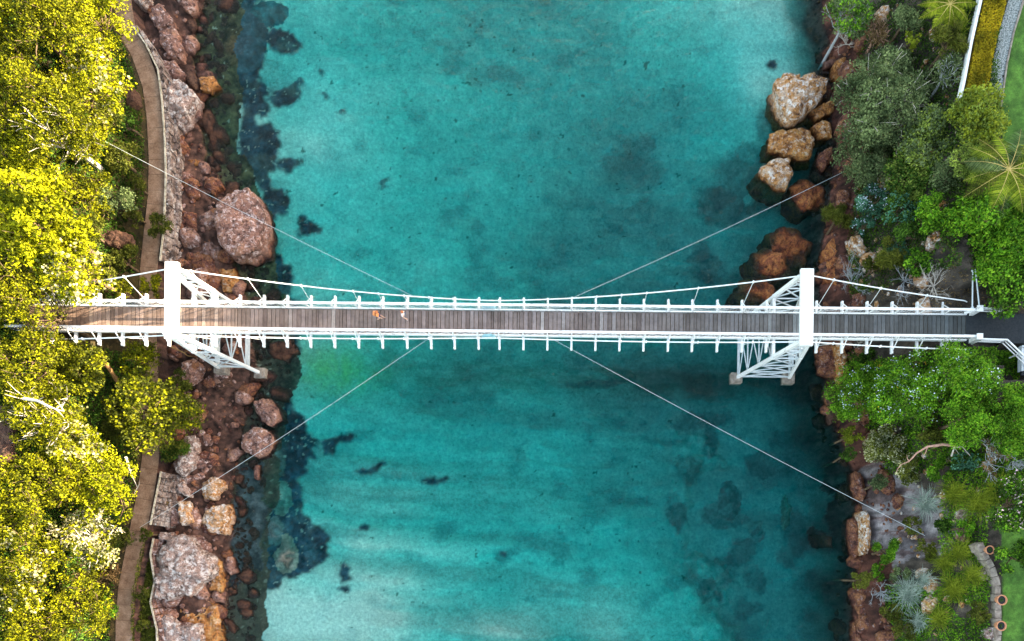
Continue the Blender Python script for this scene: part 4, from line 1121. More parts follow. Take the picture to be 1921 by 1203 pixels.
def cover(name, label, boxes, n, size, mat, hmin=.05, hmax=.6, cond=None):
    pts = []
    for (u0, u1, v0, v1, zr) in boxes:
        m_ = int(n / len(boxes)); a = P(u0, v0, zr); c = P(u1, v1, zr)
        xx = rng.uniform(min(a.x, c.x), max(a.x, c.x), m_); yy = rng.uniform(min(a.y, c.y), max(a.y, c.y), m_)
        z, U_, V_, dl, dr, s_ = land_height(xx, yy)
        ok = cond(xx, yy, z, dl, dr, s_) & (fbm(xx * .5, yy * .5, 700) > -.2)
        zz = z + rng.uniform(hmin, hmax, m_) * (1 + 1.5 * fbm(xx * .6, yy * .6, 701))
        pts.append(np.stack([xx, yy, zz], 1)[ok])
    o = build_leaves(name, np.concatenate(pts), size, mat, None, .6, .4); tag(o, label, 'undergrowth', kind='stuff'); return o
cover('undergrowth', 'low olive scrub and leaf litter under the left bank trees', [(-80, 270, -60, 1260, 5)], 190000, .25, 'L_dark', cond=lambda x, y, z, dl, dr, s: (dl > 0) & (s > 1.0) & ~((abs(y) < 1.6) & (x > -39.5)))
cover('leaf_litter', 'brown leaf litter on the slope of the left bank', [(-80, 290, -60, 1260, 4)], 26000, .16, 'L_dry', .02, .25, cond=lambda x, y, z, dl, dr, s: (dl > 0) & (s > .8) & ~((abs(y) < 1.5) & (x > -41)))
cover('grass_strip', 'straggly grass between the bottom footpath and the shore boulders', [(240, 300, 1020, 1240, 2)], 14000, .22, 'L_olive', .05, .5, cond=lambda x, y, z, dl, dr, s: (s < -.85) & (s > -2.3) & (y < -17))
# ------------------------------------------------------------------ right bank plants
RT = [
 ('green tree leaning over the water at the top of the right shore', 1592, 30, 4.5, 2.2, 'L_grey', {'extra': [('L_green', 1300, .2, 'outer_leaves')], 'bark': 'greytwig', 'bare': 1}),
 ('broad dark olive tree behind the cream boulders on the right shore', 1668, 190, 5.5, 4.7, 'L_grey', {'bark': 'palebark', 'bare': 1, 'n': 21000, 'size': .22}),
 ('lower skirt of grey green tree beside the angular cream boulder', 1622, 295, 4.0, 2.9, 'L_grey', {}),
 ('pale lime tree right of the broad dark olive tree', 1745, 262, 6.5, 3.0, 'L_lime', {'extra': [('L_grey', 3500, .2, 'inner_leaves')]}),
 ('yellow green tree at the foot of the golden hedge strip', 1838, 222, 8.6, 2.7, 'L_lime', {'extra': [('L_yg', 3000, .2, 'outer_leaves')]}),
 ('green tree below the pale lime tree', 1708, 335, 5.5, 2.6, 'L_lime', {'extra': [('L_dark', 3500, .2, 'inner_leaves')]}),
 ('dark glossy tree left of the spreading green tree by the palm', 1780, 330, 8.6, 1.7, 'L_grey', {}),
 ('large glossy green tree below the palm on the right edge', 1838, 440, 8.2, 4.2, 'L_green', {'n': 17000, 'size': .26}),
 ('dark green tree at the right edge above the end of the deck', 1900, 530, 8.6, 2.9, 'L_dark', {'extra': [('L_green', 2500, .22, 'outer_leaves')]}),
 ('dark tree behind the palm at the right edge', 1925, 390, 9.0, 2.2, 'L_dark', {}),
]
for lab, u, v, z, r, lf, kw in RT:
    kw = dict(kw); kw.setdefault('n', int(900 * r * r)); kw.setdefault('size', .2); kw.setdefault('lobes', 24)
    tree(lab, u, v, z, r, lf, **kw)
RS = [
 ('blue green shrub with pale blue flowers below the grey green tree', 1640, 375, 1.0, 1.6, 'L_teal', {'extra': [('fl_white', 160, .13, 'flower')]}),
 ('dark green shrub between the flowering shrub and the lime tree', 1690, 395, .8, 1.7, 'L_dark', {'extra': [('L_teal', 700, .18, 'outer_leaves')]}),
 ('feathery olive shrub overhanging the rust rocks', 1572, 405, 1.2, 1.5, 'L_olive', {'aspect': .16, 'size': .3, 'n': 3800}),
 ('feathery olive green shrub right of the tan ledge', 1672, 475, 1.2, 1.5, 'L_olive', {'aspect': .16, 'size': .3, 'n': 3600}),
 ('small teal shrub with flowers above the tan ledge', 1622, 425, .8, 1.1, 'L_teal', {'extra': [('fl_white', 60, .13, 'flower')]}),
 ('deep green shrub left of the glossy green tree', 1712, 440, .8, 1.5, 'L_dark', {}),
 ('reddish brown twiggy shrub near the top of the right bank', 1645, 60, .6, 1.7, 'L_dry', {'n': 1300, 'bark': 'pinkbark', 'bare': 4}),
 ('grey green shrub left of the bright tree fern', 1702, 35, 1.0, 1.8, 'L_grey', {}),
 ('bright green shrub just under the tree fern', 1715, 75, 1.6, .9, 'L_yg', {}),
 ('strappy dark green shrub beside the pale hedge wall', 1785, 75, 1.0, 1.5, 'L_olive', {'aspect': .14, 'size': .4, 'n': 2200}),
 ('grey twiggy shrub between the olive tree and the pale hedge wall', 1775, 135, 1.0, 1.5, 'L_grey', {'n': 1300, 'bark': 'greytwig', 'bare': 3}),
 ('flowering green bush nearest the water below the deck', 1612, 735, 1.4, 2.9, 'L_green', {'n': 10000, 'lobes': 20, 'extra': [('fl_white', 260, .12, 'flower')]}),
 ('flowering green bush in the middle of the mass below the deck', 1718, 728, 1.0, 3.8, 'L_green', {'n': 15000, 'lobes': 26, 'extra': [('fl_white', 520, .12, 'flower'), ('fl_orange', 30, .15, 'orange_flower')]}),
 ('flowering green bush against the right end of the lower rail', 1812, 704, .6, 3.0, 'L_green', {'n': 10000, 'lobes': 20, 'extra': [('fl_white', 180, .12, 'flower')]}),
 ('green bush at the right edge below the diagonal handrail', 1888, 750, .4, 2.0, 'L_green', {}),
 ('dark shaded shrub under the deck right of the maroon rock', 1615, 670, .3, 1.4, 'L_dark', {}),
 ('small yellow flowered shrub beside the deck below the right tower', 1660, 690, .9, 1.3, 'L_green', {'extra': [('fl_orange', 40, .14, 'flower')]}),
 ('cream flowered shrub on the cliff top below the green mass', 1655, 840, 1.0, 2.1, 'L_cream', {'extra': [('L_olive', 1800, .18, 'leaves')]}),
 ('cream flowered shrub right of the pale rock shelf', 1700, 880, .8, 1.6, 'L_cream', {'extra': [('L_olive', 1500, .18, 'leaves')]}),
 ('yellow green shrub at the very edge of the lower cliff', 1600, 815, 1.2, 1.1, 'L_yg', {}),
 ('green bush right of the pink bare branch', 1805, 790, .9, 2.6, 'L_green', {}),
 ('green bush at the right edge above the pink flowers', 1888, 800, .6, 2.5, 'L_green', {}),
 ('deep green shrub under the bleached branch', 1812, 870, .6, 1.3, 'L_dark', {'extra': [('L_teal', 500, .18, 'outer_leaves')]}),
 ('grey leafless brush at the right beside the bleached branch', 1868, 858, .5, 1.9, 'L_dry', {'n': 900, 'bark': 'greytwig', 'bare': 5}),
 ('dark hedge bush with pink white blossom at the right edge', 1905, 950, 1.0, 2.4, 'L_dark', {'extra': [('fl_pink', 330, .15, 'flower'), ('L_green', 900, .18, 'outer_leaves')]}),
 ('dark green garden bush below the pink blossom bush', 1910, 1050, .8, 2.0, 'L_dark', {'extra': [('L_green', 1200, .18, 'outer_leaves')]}),
 ('neat round bright green bush on the pale rock shelf', 1664, 1032, .6, 1.25, 'L_green', {'n': 3800, 'size': .15, 'rz': 1.6}),
 ('small green shrub under the neat round bush', 1650, 1075, .3, .9, 'L_green', {}),
 ('grey green shrub right of the small shrub under the round bush', 1690, 1078, .3, 1.0, 'L_grey', {}),
 ('leafy green plant on the white stone path edge near the top pot', 1810, 990, .4, .9, 'L_green', {}),
 ('dark undergrowth bush beside the steps of pale stones', 1775, 985, .2, 1.2, 'L_dark', {}),
 ('green bush beside the lowest terracotta pots', 1842, 1150, .4, 1.1, 'L_olive', {}),
 ('brown green bush at the bottom edge of the right bank', 1700, 1180, .5, 1.3, 'L_olive', {}),

 ('lime green shrub between the tree fern and the broad olive tree', 1690, 115, 1.0, 1.4, 'L_grey', {}),
 ('green shrub filling the gap left of the palm', 1820, 300, .8, 1.6, 'L_lime', {}),
 ('leafy shrub under the small dark tree left of the palm', 1760, 395, .8, 1.6, 'L_green', {}),
 ('green shrub right of the feathery olive green shrub', 1722, 492, .6, 1.3, 'L_dark', {'extra': [('L_green', 700, .18, 'outer_leaves')]}),
 ('mid green shrub between the two tan rocks above the dead brush', 1640, 500, .4, 1.1, 'L_olive', {}),
 ('bushy green shrub left of the glossy tree and right of the teal shrub', 1738, 405, 1.0, 1.7, 'L_green', {}),
 ('low teal shrub above the tangled grey brush', 1690, 470, .4, 1.2, 'L_teal', {}),
 ('olive shrub between the cream flowers and the pink branch', 1740, 810, .8, 1.5, 'L_olive', {}),
 ('olive shrub spilling over the lower cliff beside the rust rocks', 1618, 1090, .6, 1.1, 'L_olive', {}),
 ('dark green shrub hanging over the waterline below the green mass', 1592, 850, .5, .9, 'L_dark', {}),
 ('grey green shrub on the upper end of the pale rock shelf', 1648, 905, .4, 1.0, 'L_grey', {}),
 ('small olive shrub at the inner edge of the pale rock shelf', 1712, 985, .4, 1.0, 'L_olive', {}),
 ('green shrub left of the grey leafless brush', 1765, 880, .5, 1.3, 'L_green', {}),
 ('olive shrub filling the corner below the silver green spiky plant', 1670, 1150, .4, 1.1, 'L_olive', {}),
 ('leafy shrub between the bright feathery plants and the cliff', 1740, 1030, .3, 1.2, 'L_olive', {}),
 ('bright green shrub under the deck right of the flowering mass edge', 1580, 770, .8, 1.0, 'L_green', {}),
]
for lab, u, v, dz, r, lf, kw in RS: shrub(lab, u, v, dz, r, lf, **kw)

def site(u, v, dz=0.0):
    z = 5
    for _ in range(10): q = P(u, v, z + dz); z = ground_z(q.x, q.y)
    return Vector((q.x, q.y, z))
def blade(V_, F_, base, d, L, w, droop, n=4):
    """one arching strap leaf"""
    d = Vector(d).normalized(); side = d.cross(Vector((0, 0, 1)))
    side = side.normalized() if side.length > .05 else Vector((1, 0, 0))
    b_ = len(V_)
    for i in range(n + 1):
        k = i / n; p = Vector(base) + d * L * k - Vector((0, 0, droop * L * k * k)); ww = w * (1 - k) ** .6 * (.7 + .6 * k) if i < n else 0.004
        V_.append(p - side * ww / 2 + Vector((0, 0, ww * .25))); V_.append(p - Vector((0, 0, ww * .2))); V_.append(p + side * ww / 2 + Vector((0, 0, ww * .25)))
    for i in range(n):
        a = b_ + i * 3; F_.append([a, a + 1, a + 4, a + 3]); F_.append([a + 1, a + 2, a + 5, a + 4])
def spiky(name, label, cat, u, v, dz, r, mat, n=90, w=.042, droop=.35, seed=1, group=None, up=(.05, 1.2)):
    rn = random.Random(seed); q = site(u, v, dz); root = empty(name, q); tag(root, label, cat, group); mb = MB()
    for k in range(n):
        an = rn.uniform(0, 6.283); el = rn.uniform(*up); ox = rn.uniform(-.3, .3) * r; oy = rn.uniform(-.3, .3) * r
        blade(mb.v, mb.f, (ox, oy, dz + rn.uniform(-.3, .2)), (math.cos(an) * math.cos(el), math.sin(an) * math.cos(el), math.sin(el)), r * rn.uniform(.7, 1.15), w, droop * rn.uniform(.6, 1.3))
    mb.build('blades', MT[mat], root)
    MB().tube([(0, 0, -.3), (0, 0, dz + .1)], [.12, .08], 7).build('stem', MT['bark'], root); return root
SPK = [
 ('yellow green spiky plant left in the row by the lower right cliff', 1795, 925, 1.0, 1.7, 'spike_yg', 170),
 ('yellow green spiky plant at the centre of the lower right bank', 1835, 945, 1.0, 1.8, 'spike_yg', 180),
 ('yellow green spiky plant furthest right above the top pot', 1868, 915, 1.0, 1.4, 'spike_yg', 140),
 ('silvery dry spiky plant right of the pale rock shelf', 1735, 945, .8, 1.7, 'spike_pale', 120),
 ('silver green spiky plant under the round bush beside the cliff', 1702, 1112, .8, 1.8, 'spike_pale', 190),
 ('grey green spiky plant right of the silver green one', 1735, 1090, .6, 1.2, 'spike_pale', 120),
 ('bright feathery plant left of the top terracotta pot', 1800, 1035, .9, 1.5, 'spike_yg', 170),
 ('olive feathery plant below the bright feathery plant', 1770, 1055, .8, 1.3, 'spike_yg', 150),
 ('feathery green plant in the middle of the bottom right corner', 1790, 1105, .8, 1.6, 'spike_yg', 180),
 ('dark feathery plant left of the middle terracotta pot', 1825, 1080, .8, 1.4, 'spike_yg', 150),
 ('feathery green plant at the bottom edge right of the silvery plants', 1765, 1160, .8, 1.5, 'spike_yg', 160),
 ('silvery spiky plant near the bottom edge of the right bank', 1722, 1165, .6, 1.3, 'spike_pale', 130),
 ('strappy green plant close to the pale hedge wall at the top', 1795, 60, .6, 1.3, 'spike_yg', 110),
]
for i, (lab, u, v, dz, r, mt_, n_) in enumerate(SPK): spiky('spiky_plant', lab, 'spiky plant', u, v, dz, r, mt_, int(n_ * 1.8), seed=i + 3)

def frond(L, n, leafL, w, droop, rise, sag, mb, rn, an, z0, dens=1.0, rach=None):
    """rachis with leaflets on both sides"""
    pts = []
    for i in range(n + 1):
        k = i / n; pts.append(Vector((math.cos(an) * L * k, math.sin(an) * L * k, z0 + rise * k - sag * k * k)))
    side = Vector((-math.sin(an), math.cos(an), 0))
    if rach is not None: rach.tube(pts, [.035 * (1 - .8 * i / n) for i in range(n + 1)], 4)
    for i in range(1, n + 1):
        for j in range(2):
            for sd_ in (-1, 1):
                k = (i - j * .5) / n; p = pts[i - 1].lerp(pts[i], 1 - j * .5); l = leafL * math.sin(math.pi * min(1, .12 + .86 * k)) * rn.uniform(.85, 1.1)
                d = side * sd_ + (pts[i] - pts[i - 1]).normalized() * .45 + Vector((0, 0, rn.uniform(-.15, .1)))
                blade(mb.v, mb.f, p, d, l, w, droop, 2)
def palm(name, label, cat, u, v, dz, L, nf, leafL, w, mats, seed, rise=.5, sag=1.6, n=16, stem='bark', rt=.16):
    rn = random.Random(seed); q = site(u, v, dz); root = empty(name, q); tag(root, label, cat)
    MB().tube([(0, 0, -.3), (.05, 0, dz * .5), (0, 0, dz)], [rt * 1.2, rt, rt * .9], 9).build('trunk', MT[stem], root)
    for k in range(nf):
        an = 6.283 * k / nf + rn.uniform(-.15, .15); mb = MB(); rc = MB()
        frond(L * rn.uniform(.85, 1.1), n, leafL, w, .25, rise * rn.uniform(.5, 1.6), sag * rn.uniform(.7, 1.2), mb, rn, an, dz, rach=rc)
        f_ = mb.build('frond', MT[mats[k % len(mats)]], root); rc.build('rachis', MT['rachis'], f_)
MT['rachis'] = noise_mat('golden_rachis', [(0.3, (0.35, 0.24, 0.06)), (0.7, (0.55, 0.42, 0.14))], 3, .6, .1, .01)
palm('palm_tree', 'drooping palm with long golden stalked fronds at the right edge', 'palm', 1893, 318, 3.4, 3.4, 15, 1.0, .075, ['spike_yg', 'L_olive', 'spike_yg', 'L_grey'], 5, .7, 1.5, 20)
palm('tree_fern', 'bright yellow green tree fern near the top of the right bank', 'tree fern', 1782, 8, 3.2, 2.3, 11, .55, .13, ['L_yg'], 6, .5, .9, 16)

# bare branches and dead brush
def dead(name, label, cat, u, v, dz, r, mat, seed, n=14, depth=3, rt=.045, group=None):
    rn = random.Random(seed); q = site(u, v, dz * .5); root_o = q; mb = MB()
    def grow(p, d, L, rad, lev):
        pts = [p]; 
        for i in range(3):
            d = (d + Vector((rn.uniform(-.35, .35), rn.uniform(-.35, .35), rn.uniform(-.2, .22)))).normalized(); pts.append(pts[-1] + d * L / 3)
        mb.tube(pts, [rad, rad * .8, rad * .6, rad * .35], 4)
        if lev > 0:
            for k in range(3): 
                bp_ = pts[rn.choice((1, 2, 3))]; grow(bp_, (d + Vector((rn.uniform(-1, 1), rn.uniform(-1, 1), rn.uniform(-.3, .5)))).normalized(), L * .6, rad * .55, lev - 1)
    for k in range(n):
        an = rn.uniform(0, 6.283); grow(Vector((0, 0, dz * .2)), Vector((math.cos(an), math.sin(an), rn.uniform(.1, .7))).normalized(), r * .6 * rn.uniform(.7, 1.2), rt, depth)
    o = mb.build(name, MT[mat], None, q); tag(o, label, cat, group); return o
dead('dead_shrub', 'dead silver grey shrub right of the right tower above the deck', 'dead shrub', 1600, 530, 1.0, 2.4, 'greytwig', 1, 14)
dead('dead_shrub', 'tangled grey dead brush right of the silver shrub', 'dead shrub', 1700, 525, .8, 2.3, 'greytwig', 2, 12)
dead('dead_shrub', 'bleached twigs on leaf litter left of the thin pipes', 'dead shrub', 1755, 535, .6, 2.1, 'palebark', 3, 9)
dead('dead_shrub', 'pale twiggy branches overhanging dark rocks near the top of the right shore', 'dead shrub', 1590, 78, 1.2, 1.6, 'palebark', 4, 6)
dead('dead_shrub', 'white bare boughs in the heart of the broad dark olive tree', 'dead shrub', 1715, 170, 7.0, 1.7, 'palebark', 5, 6)
dead('dead_shrub', 'grey leafless bush at the bottom of the lower right cliff', 'dead shrub', 1655, 1110, .8, 1.6, 'greytwig', 6, 9)
dead('dead_shrub', 'brown leafless shrub below the deck left of the flowering bushes', 'dead shrub', 1610, 655, .6, 1.2, 'palebark', 8, 6)
dead('dead_shrub', 'grey twigs at the right edge among the lower bushes', 'dead shrub', 1905, 865, 1.0, 1.5, 'greytwig', 9, 8)
def bough(name, label, px, z, r0, mat, tw=6, seed=1):
    rn = random.Random(seed); pts = []
    for i, (u, v) in enumerate(px): q = P(u, v, z[i] if hasattr(z, '__len__') else z); pts.append(q)
    o_ = pts[0].copy(); mb = MB(); mb.tube([p - o_ for p in pts], [r0 * (1 - .8 * i / (len(pts) - 1)) for i in range(len(pts))], 7)
    for k in range(tw):
        i = rn.randrange(1, len(pts)); p = pts[i] - o_; d = Vector((rn.uniform(-1, 1), rn.uniform(-1, 1), rn.uniform(-.3, .6))).normalized() * rn.uniform(.5, 1.1)
        mb.tube([p, p + d * .5 + Vector((rn.uniform(-.1, .1), 0, 0)), p + d], [r0 * .35, r0 * .22, r0 * .08], 4)
    o = mb.build(name, MT[mat], None, o_); tag(o, label, 'branch'); return o
bough('bare_branch', 'smooth pink bare branch arching over the lower right bushes', [(1800, 838), (1770, 834), (1740, 838), (1720, 850), (1705, 866), (1690, 872)], [8.6, 9.0, 9.1, 9.0, 8.7, 8.4], .13, 'pinkbark', 6, 2)
bough('bare_branch', 'bleached forked branch at the end of the pink bare branch', [(1785, 856), (1790, 840), (1805, 838), (1820, 855)], [8.6, 9.1, 9.2, 8.9], .08, 'palebark', 3, 3)
bough('bare_branch', 'long white bare bough over the yellow gums below the bridge', [(45, 748), (70, 752), (90, 762), (105, 768), (120, 772)], [13.2, 13.3, 13.2, 13, 12.8], .13, 'palebark', 7, 4)
bough('bare_branch', 'white fallen limb slanting beside the lower footpath', [(236, 858), (244, 885), (258, 915)], [6.5, 5.6, 4.6], .12, 'palebark', 3, 5)
bough('bare_branch', 'twisted brown branch right of the left tower base', [(315, 648), (330, 655), (345, 662), (352, 668)], [5.5, 5.4, 5.2, 5], .09, 'orangebark', 3, 6)

# ------------------------------------------------------------------ garden edge
def strip(name, label, cat, L1, L2, z0, z1, mat, seedy=0, kind=None):
    """a solid strip between two lines, height z0..z1"""
    mb = MB(); n = len(L1)
    top = [P(u, v, z1) for u, v in L1], [P(u, v, z1) for u, v in L2]
    for i in range(n):
        for s_ in (0, 1):
            p = top[s_][i]; mb.v.append(p); mb.v.append(Vector((p.x, p.y, z0)))
    for i in range(n - 1):
        a = i * 4; b_ = a + 4
        mb.f += [[a, a + 2, b_ + 2, b_], [a, b_, b_ + 1, a + 1], [a + 2, a + 3, b_ + 3, b_ + 2]]
    mb.f += [[0, 1, 3, 2], [(n - 1) * 4, (n - 1) * 4 + 2, (n - 1) * 4 + 3, (n - 1) * 4 + 1]]
    o = mb.build(name, MT[mat]); tag(o, label, cat, kind=kind); return o
MT['hedgecore'] = noise_mat('hedge_core', [(0.3, (.05, .035, .004)), (.7, (.16, .11, .008))], 4, .9, .8, .1)
hr = empty('hedge', P(1848, 90, 9)); tag(hr, 'clipped golden hedge strip between the white wall and the pebble path', 'hedge')
h1 = [(1850, -60), (1845, 0), (1828, 80), (1815, 150), (1806, 195)]; h2 = [(1900, -60), (1888, 0), (1872, 60), (1858, 120), (1850, 195)]
core = strip('core', 'x', 'x', h1, h2, 8.4, 9.5, 'hedgecore'); 
for k_ in ('label', 'category'): del core[k_]
mw0 = hr.location.copy(); core.parent = hr; core.location = -mw0
pts = []
A1 = [P(u, v, 9.5) for u, v in h1]; A2 = [P(u, v, 9.5) for u, v in h2]
for k in range(15000):
    f_ = random.random() * (len(h1) - 1); i = min(int(f_), len(h1) - 2); f_ -= i; g_ = random.random()
    p = A1[i].lerp(A1[i + 1], f_).lerp(A2[i].lerp(A2[i + 1], f_), g_); pts.append((p.x, p.y, 9.5 + random.uniform(-.15, .25)))
c_ = np.array(pts) - np.array(mw0); build_leaves('foliage', c_, .14, 'hedge_y', hr, .7, .6)
strip('garden_wall', 'thin white painted wall along the water side of the golden hedge', 'wall', [(1842, -60), (1838, 0), (1820, 80), (1808, 150), (1801, 182)], [(1848, -60), (1843, 0), (1825, 80), (1812, 150), (1805, 182)], 9.2, 9.75, 'white_paint')
strip('pebble_path', None, None, [(1902, -60), (1892, 0), (1875, 60), (1862, 120), (1854, 200)], [(1935, -60), (1918, 0), (1900, 60), (1887, 120), (1876, 200)], 8.6, 9.1, 'gravelmat', kind='structure')
strip('garden_edging', 'narrow pale stone edging between the pebble path and the lawn', 'edging', [(1936, -60), (1919, 0), (1901, 60), (1888, 120), (1877, 200)], [(1941, -60), (1923, 0), (1904, 60), (1891, 120), (1880, 200)], 8.6, 9.2, 'concrete')
# stone terrace edge and pots, lower right
rt_ = random.Random(8); wroot = empty('terrace_wall', P(1872, 1100, 9)); tag(wroot, 'low grey stone terrace wall carrying the terracotta pots beside the lawn', 'wall'); mb = MB()
line = [P(u, v, 9.3) for u, v in [(1838, 1020), (1862, 1065), (1873, 1100), (1874, 1160), (1873, 1240)]]
for a, c in zip(line[:-1], line[1:]):
    L_ = (c - a).length; n_ = max(1, int(L_ / .6)); tdir = (c - a).normalized(); an = math.atan2(tdir.y, tdir.x)
    for k in range(n_):
        p = a.lerp(c, (k + .5) / n_) - wroot.location
        mb.box((p.x, p.y, -.3 + rt_.uniform(-.03, .03)), (L_ / n_ * .93, rt_.uniform(.42, .6), 1.1), Matrix.Rotation(an + rt_.uniform(-.08, .08), 3, 'Z'))
mb.build('stone_course', MT['concrete'], wroot)
def pot(label, u, v, r):
    q = P(u, v, 9.35); root = empty('terracotta_pot', q); tag(root, label, 'pot', 'terracotta pots on the terrace wall')
    MB().lathe([(r * .6, 0), (r * .85, r * .7), (r * .92, r * 1.25), (r, r * 1.25), (r * 1.02, r * 1.5), (r * .84, r * 1.5), (r * .8, r * 1.2)], n=24).build('pot_body', MT['terracotta'], root, smooth=False)
    MB().lathe([(r * .1, r * 1.1), (r * .8, r * 1.2), (r * .1, r * 1.24)], n=16).build('soil', MT['asphalt'], root)
    mb = MB(); rn = random.Random(int(v))
    for k in range(14):
        an = rn.uniform(0, 6.28); blade(mb.v, mb.f, (0, 0, r * 1.2), (math.cos(an), math.sin(an), 1.0), r * .7, .05, .5, 3)
    mb.build('sprout', MT['L_dark'], root)
pot('uppermost and dullest of the three terracotta pots on the terrace wall', 1850, 1032, .36)
pot('middle one of the three terracotta pots on the terrace wall', 1871, 1125, .42)
pot('lowest of the three terracotta pots, nearest the bottom edge', 1870, 1173, .41)
# stepping stones among the spiky plants
for i, (u, v, lab) in enumerate([(1815, 965, 'flat pale stone beneath the central yellow green spiky plant'), (1812, 1005, 'flat mauve stone slab above the bright feathery plants'), (1850, 1075, 'flat grey slab at the head of the terrace wall'), (1862, 1190, 'grey slab at the foot of the terrace wall')]):
    q = site(u, v, .3); rn = random.Random(i); bmx = MB(); n_ = 7; top = []; 
    for k in range(n_):
        a_ = 6.283 * k / n_; r_ = rn.uniform(.45, .75); top.append(Vector((r_ * math.cos(a_), r_ * math.sin(a_), .35)))
    b_ = 0; bmx.v = top + [Vector((p.x * 1.08, p.y * 1.08, -.3)) for p in top]; bmx.f = [list(range(n_))] + [[k, k + n_, (k + 1) % n_ + n_, (k + 1) % n_] for k in range(n_)]
    tag(bmx.build('stone_slab', MT['white' if i != 1 else 'pink'], None, q), lab, 'stone slab')

gcond = lambda x, y, z, dl, dr, s: (dr > 1.6) & (z < 9.6) & ~((abs(y) < 1.6) & (x > 30)) & ~((y < -12) & (y > -22) & (x < 39) & (dr < 8))
nol = lambda f: (lambda x, y, z, dl, dr, s: f(x, y, z, dl, dr, s) & ~((x > 41.5) & ((y > 10) | (y < -15))))
cover('undergrowth', 'dark green low growth between the right bank shrubs', [(1560, 1930, -60, 520, 7)], 90000, .19, 'L_dark', .05, .6, nol(gcond))
cover('undergrowth', 'mixed green low growth on the lower right bank', [(1580, 1930, 650, 1260, 7)], 110000, .2, 'L_green', .05, .55, nol(gcond))
cover('leaf_litter', 'grey brown leaf litter under the right end of the bridge', [(1550, 1930, 440, 900, 7)], 22000, .14, 'L_dry', .01, .12, gcond)

# ------------------------------------------------------------------ two walkers
MT['skin'] = noise_mat('skin', [(0.3, (.5, .3, .22)), (.7, (.58, .37, .28))], 3, .6, .05, .01)
MT['orange_cloth'] = noise_mat('orange_cloth', [(0.3, (.62, .2, .07)), (.7, (.75, .32, .12))], 9, .9, .3, .02)
MT['navy_cloth'] = noise_mat('navy_cloth', [(0.3, (.012, .02, .09)), (.7, (.03, .05, .16))], 9, .9, .3, .02)
MT['white_cloth'] = noise_mat('white_cloth', [(0.3, (.66, .55, .53)), (.7, (.8, .72, .7))], 9, .9, .3, .02)
MT['blue_cloth'] = noise_mat('blue_cloth', [(0.3, (.06, .16, .28)), (.7, (.12, .26, .4))], 9, .9, .3, .02)
MT['hair_auburn'] = noise_mat('auburn_hair', [(0.3, (.28, .08, .03)), (.7, (.5, .18, .07))], 12, .6, .3, .01)
MT['shoe_dark'] = noise_mat('dark_shoe', [(0.3, (.01, .01, .012)), (.7, (.03, .03, .035))], 9, .7, .1, .01)
MT['shoe_pale'] = noise_mat('pale_shoe', [(0.3, (.6, .55, .53)), (.7, (.75, .7, .68))], 9, .7, .1, .01)
def skinned(name, joints, edges, rad, mat, parent, lev=2, root=0):
    me_ = bpy.data.meshes.new(name); me_.from_pydata(joints, edges, []); me_.update()
    o = link_mesh(name, me_, mat, parent)
    sk = o.modifiers.new('skin', 'SKIN'); sk.use_smooth_shade = True
    for i, r_ in enumerate(rad):
        sd_ = me_.skin_vertices[0].data[i]; sd_.radius = r_ if hasattr(r_, '__len__') else (r_, r_)
        sd_.use_root = (i == root)
    ss = o.modifiers.new('sub', 'SUBSURF'); ss.levels = lev; ss.render_levels = lev
    return o
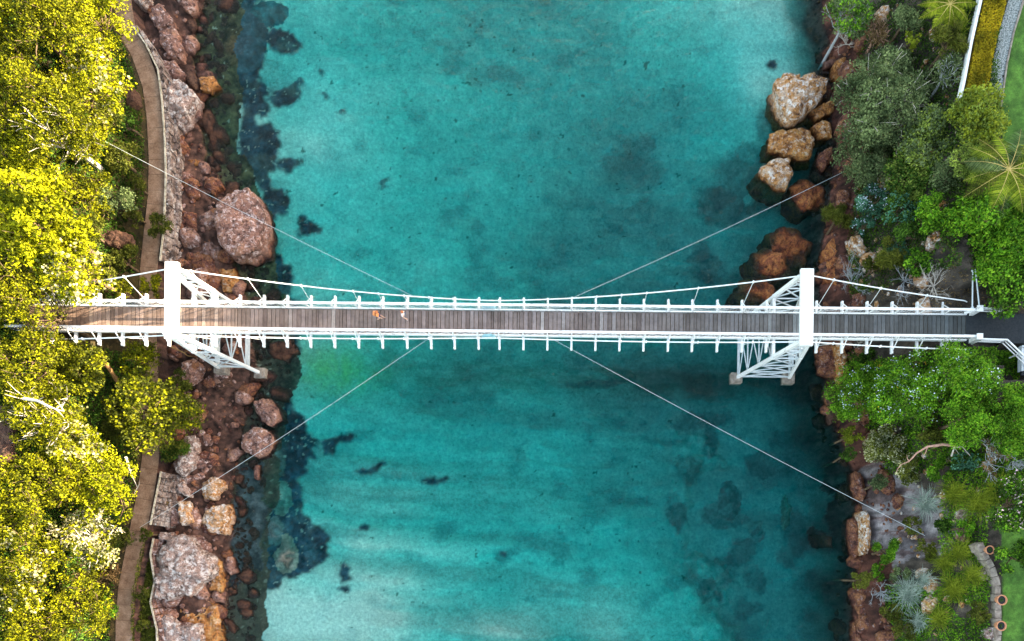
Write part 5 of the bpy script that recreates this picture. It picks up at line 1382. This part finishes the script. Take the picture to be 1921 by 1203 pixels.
def walker(label, x, y, top_m, short_m, shoe_m, stride, rz):
    root = empty('person', (x, y, DZ + .002), rz); tag(root, label, 'person', 'people walking on the deck')
    s = stride
    J = [(0, 0, .93), (0, 0, 1.08), (0.01, 0, 1.25), (.02, 0, 1.38), (.03, 0, 1.47), (.06, 0, 1.56), (.07, 0, 1.66),      # pelvis .. head top
         (0, .10, .88), (.16 * s, .10, .50), (.30 * s, .10, .09), (.44 * s, .10, .04),                                    # left leg
         (0, -.10, .88), (.06 * s, -.10, .48), (-.26 * s, -.10, .13), (-.14 * s, -.10, .04),                                # right leg
         (.02, .19, 1.36), (-.10, .24, 1.10), (-.02, .26, .87), (.02, .26, .79), (.02, -.19, 1.36), (.08, -.24, 1.10), (.26, -.25, .95), (.33, -.25, .92)]
    E_ = [(0, 1), (1, 2), (2, 3), (3, 4), (4, 5), (5, 6), (0, 7), (7, 8), (8, 9), (9, 10), (0, 11), (11, 12), (12, 13), (13, 14), (3, 15), (15, 16), (16, 17), (17, 18), (3, 19), (19, 20), (20, 21), (21, 22)]
    RD = [(.11, .15), (.10, .13), (.11, .15), (.09, .14), .055, .095, .07, .085, .055, .038, .032, .085, .055, .038, .032, .05, .038, .028, .025, .05, .038, .028, .025]
    hn = len(J)
    for hb, dirx in ((18, .02), (22, .06)):                                                                               # fingers and thumb
        hx, hy, hz_ = J[hb]
        for k in range(4): J.append((hx + dirx + (.012 * (k - 1.5)), hy + .018 * (k - 1.5), hz_ - .075 + .01 * abs(k - 1.5))); E_.append((hb, len(J) - 1)); RD.append(.009)
        J.append((hx + .045, hy, hz_ - .03)); E_.append((hb, len(J) - 1)); RD.append(.010)
    body = skinned('body', J, E_, RD, MT['skin'], root)
    skinned('top', [(0, 0, .98), (0, 0, 1.1), (.01, 0, 1.25), (.02, 0, 1.40), (.02, .2, 1.37), (-.07, .235, 1.17), (.02, -.2, 1.37), (.06, -.235, 1.17)],
            [(0, 1), (1, 2), (2, 3), (3, 4), (4, 5), (3, 6), (6, 7)], [(.13, .17), (.12, .15), (.13, .17), (.1, .15), .068, .058, .068, .058], MT[top_m], root)
    skinned('shorts', [(0, 0, .98), (0, .10, .87), (.1 * s, .105, .62), (0, -.10, .87), (.045 * s, -.105, .62)], [(0, 1), (1, 2), (0, 3), (3, 4)], [(.125, .165), .105, .085, .105, .085], MT[short_m], root)
    for (a, c) in ((9, 10), (13, 14)):
        p, q = Vector(J[a]), Vector(J[c]); skinned('shoe', [tuple(p - Vector((.03, 0, .03))), tuple(q)], [(0, 1)], [(.05, .045), (.045, .04)], MT[shoe_m], root, 2)
    hair = MB().lathe([(.02, .13), (.07, .115), (.105, .06), (.11, 0), (.1, -.07), (.07, -.12)], c=(.035, 0, 1.62), n=14, sx=1.08).build('hair', MT['hair_auburn'], root, smooth=True)
    fc = MB().box((.165, 0, 1.575), (.03, .025, .035)).build('nose', MT['skin'], root)
    MB().box((.15, .035, 1.605), (.012, .022, .012)).build('eye', MT['shoe_dark'], root); MB().box((.15, -.035, 1.605), (.012, .022, .012)).build('eye', MT['shoe_dark'], root)
    MB().box((.148, 0, 1.54), (.012, .045, .01)).build('mouth', MT['hair_auburn'], root)
    return root
w1 = walker('walker in an orange top, navy shorts and dark shoes, left of the pair', -9.6, .2, 'orange_cloth', 'navy_cloth', 'shoe_dark', 1.0, -.05)
bp_ = MB().box((0, 0, 0), (.16, .3, .4)).box((-.09, 0, -.05), (.06, .22, .24)).build('backpack', MT['orange_cloth'], None, (-9.82, .21, DZ + 1.24)); bp_.rotation_euler = (0, .05, -.05)
tag(bp_, 'orange backpack on the left walker of the pair', 'backpack')
w2 = walker('walker in a white top and blue shorts, right of the pair', -7.48, .24, 'white_cloth', 'blue_cloth', 'shoe_pale', -.9, -.25)
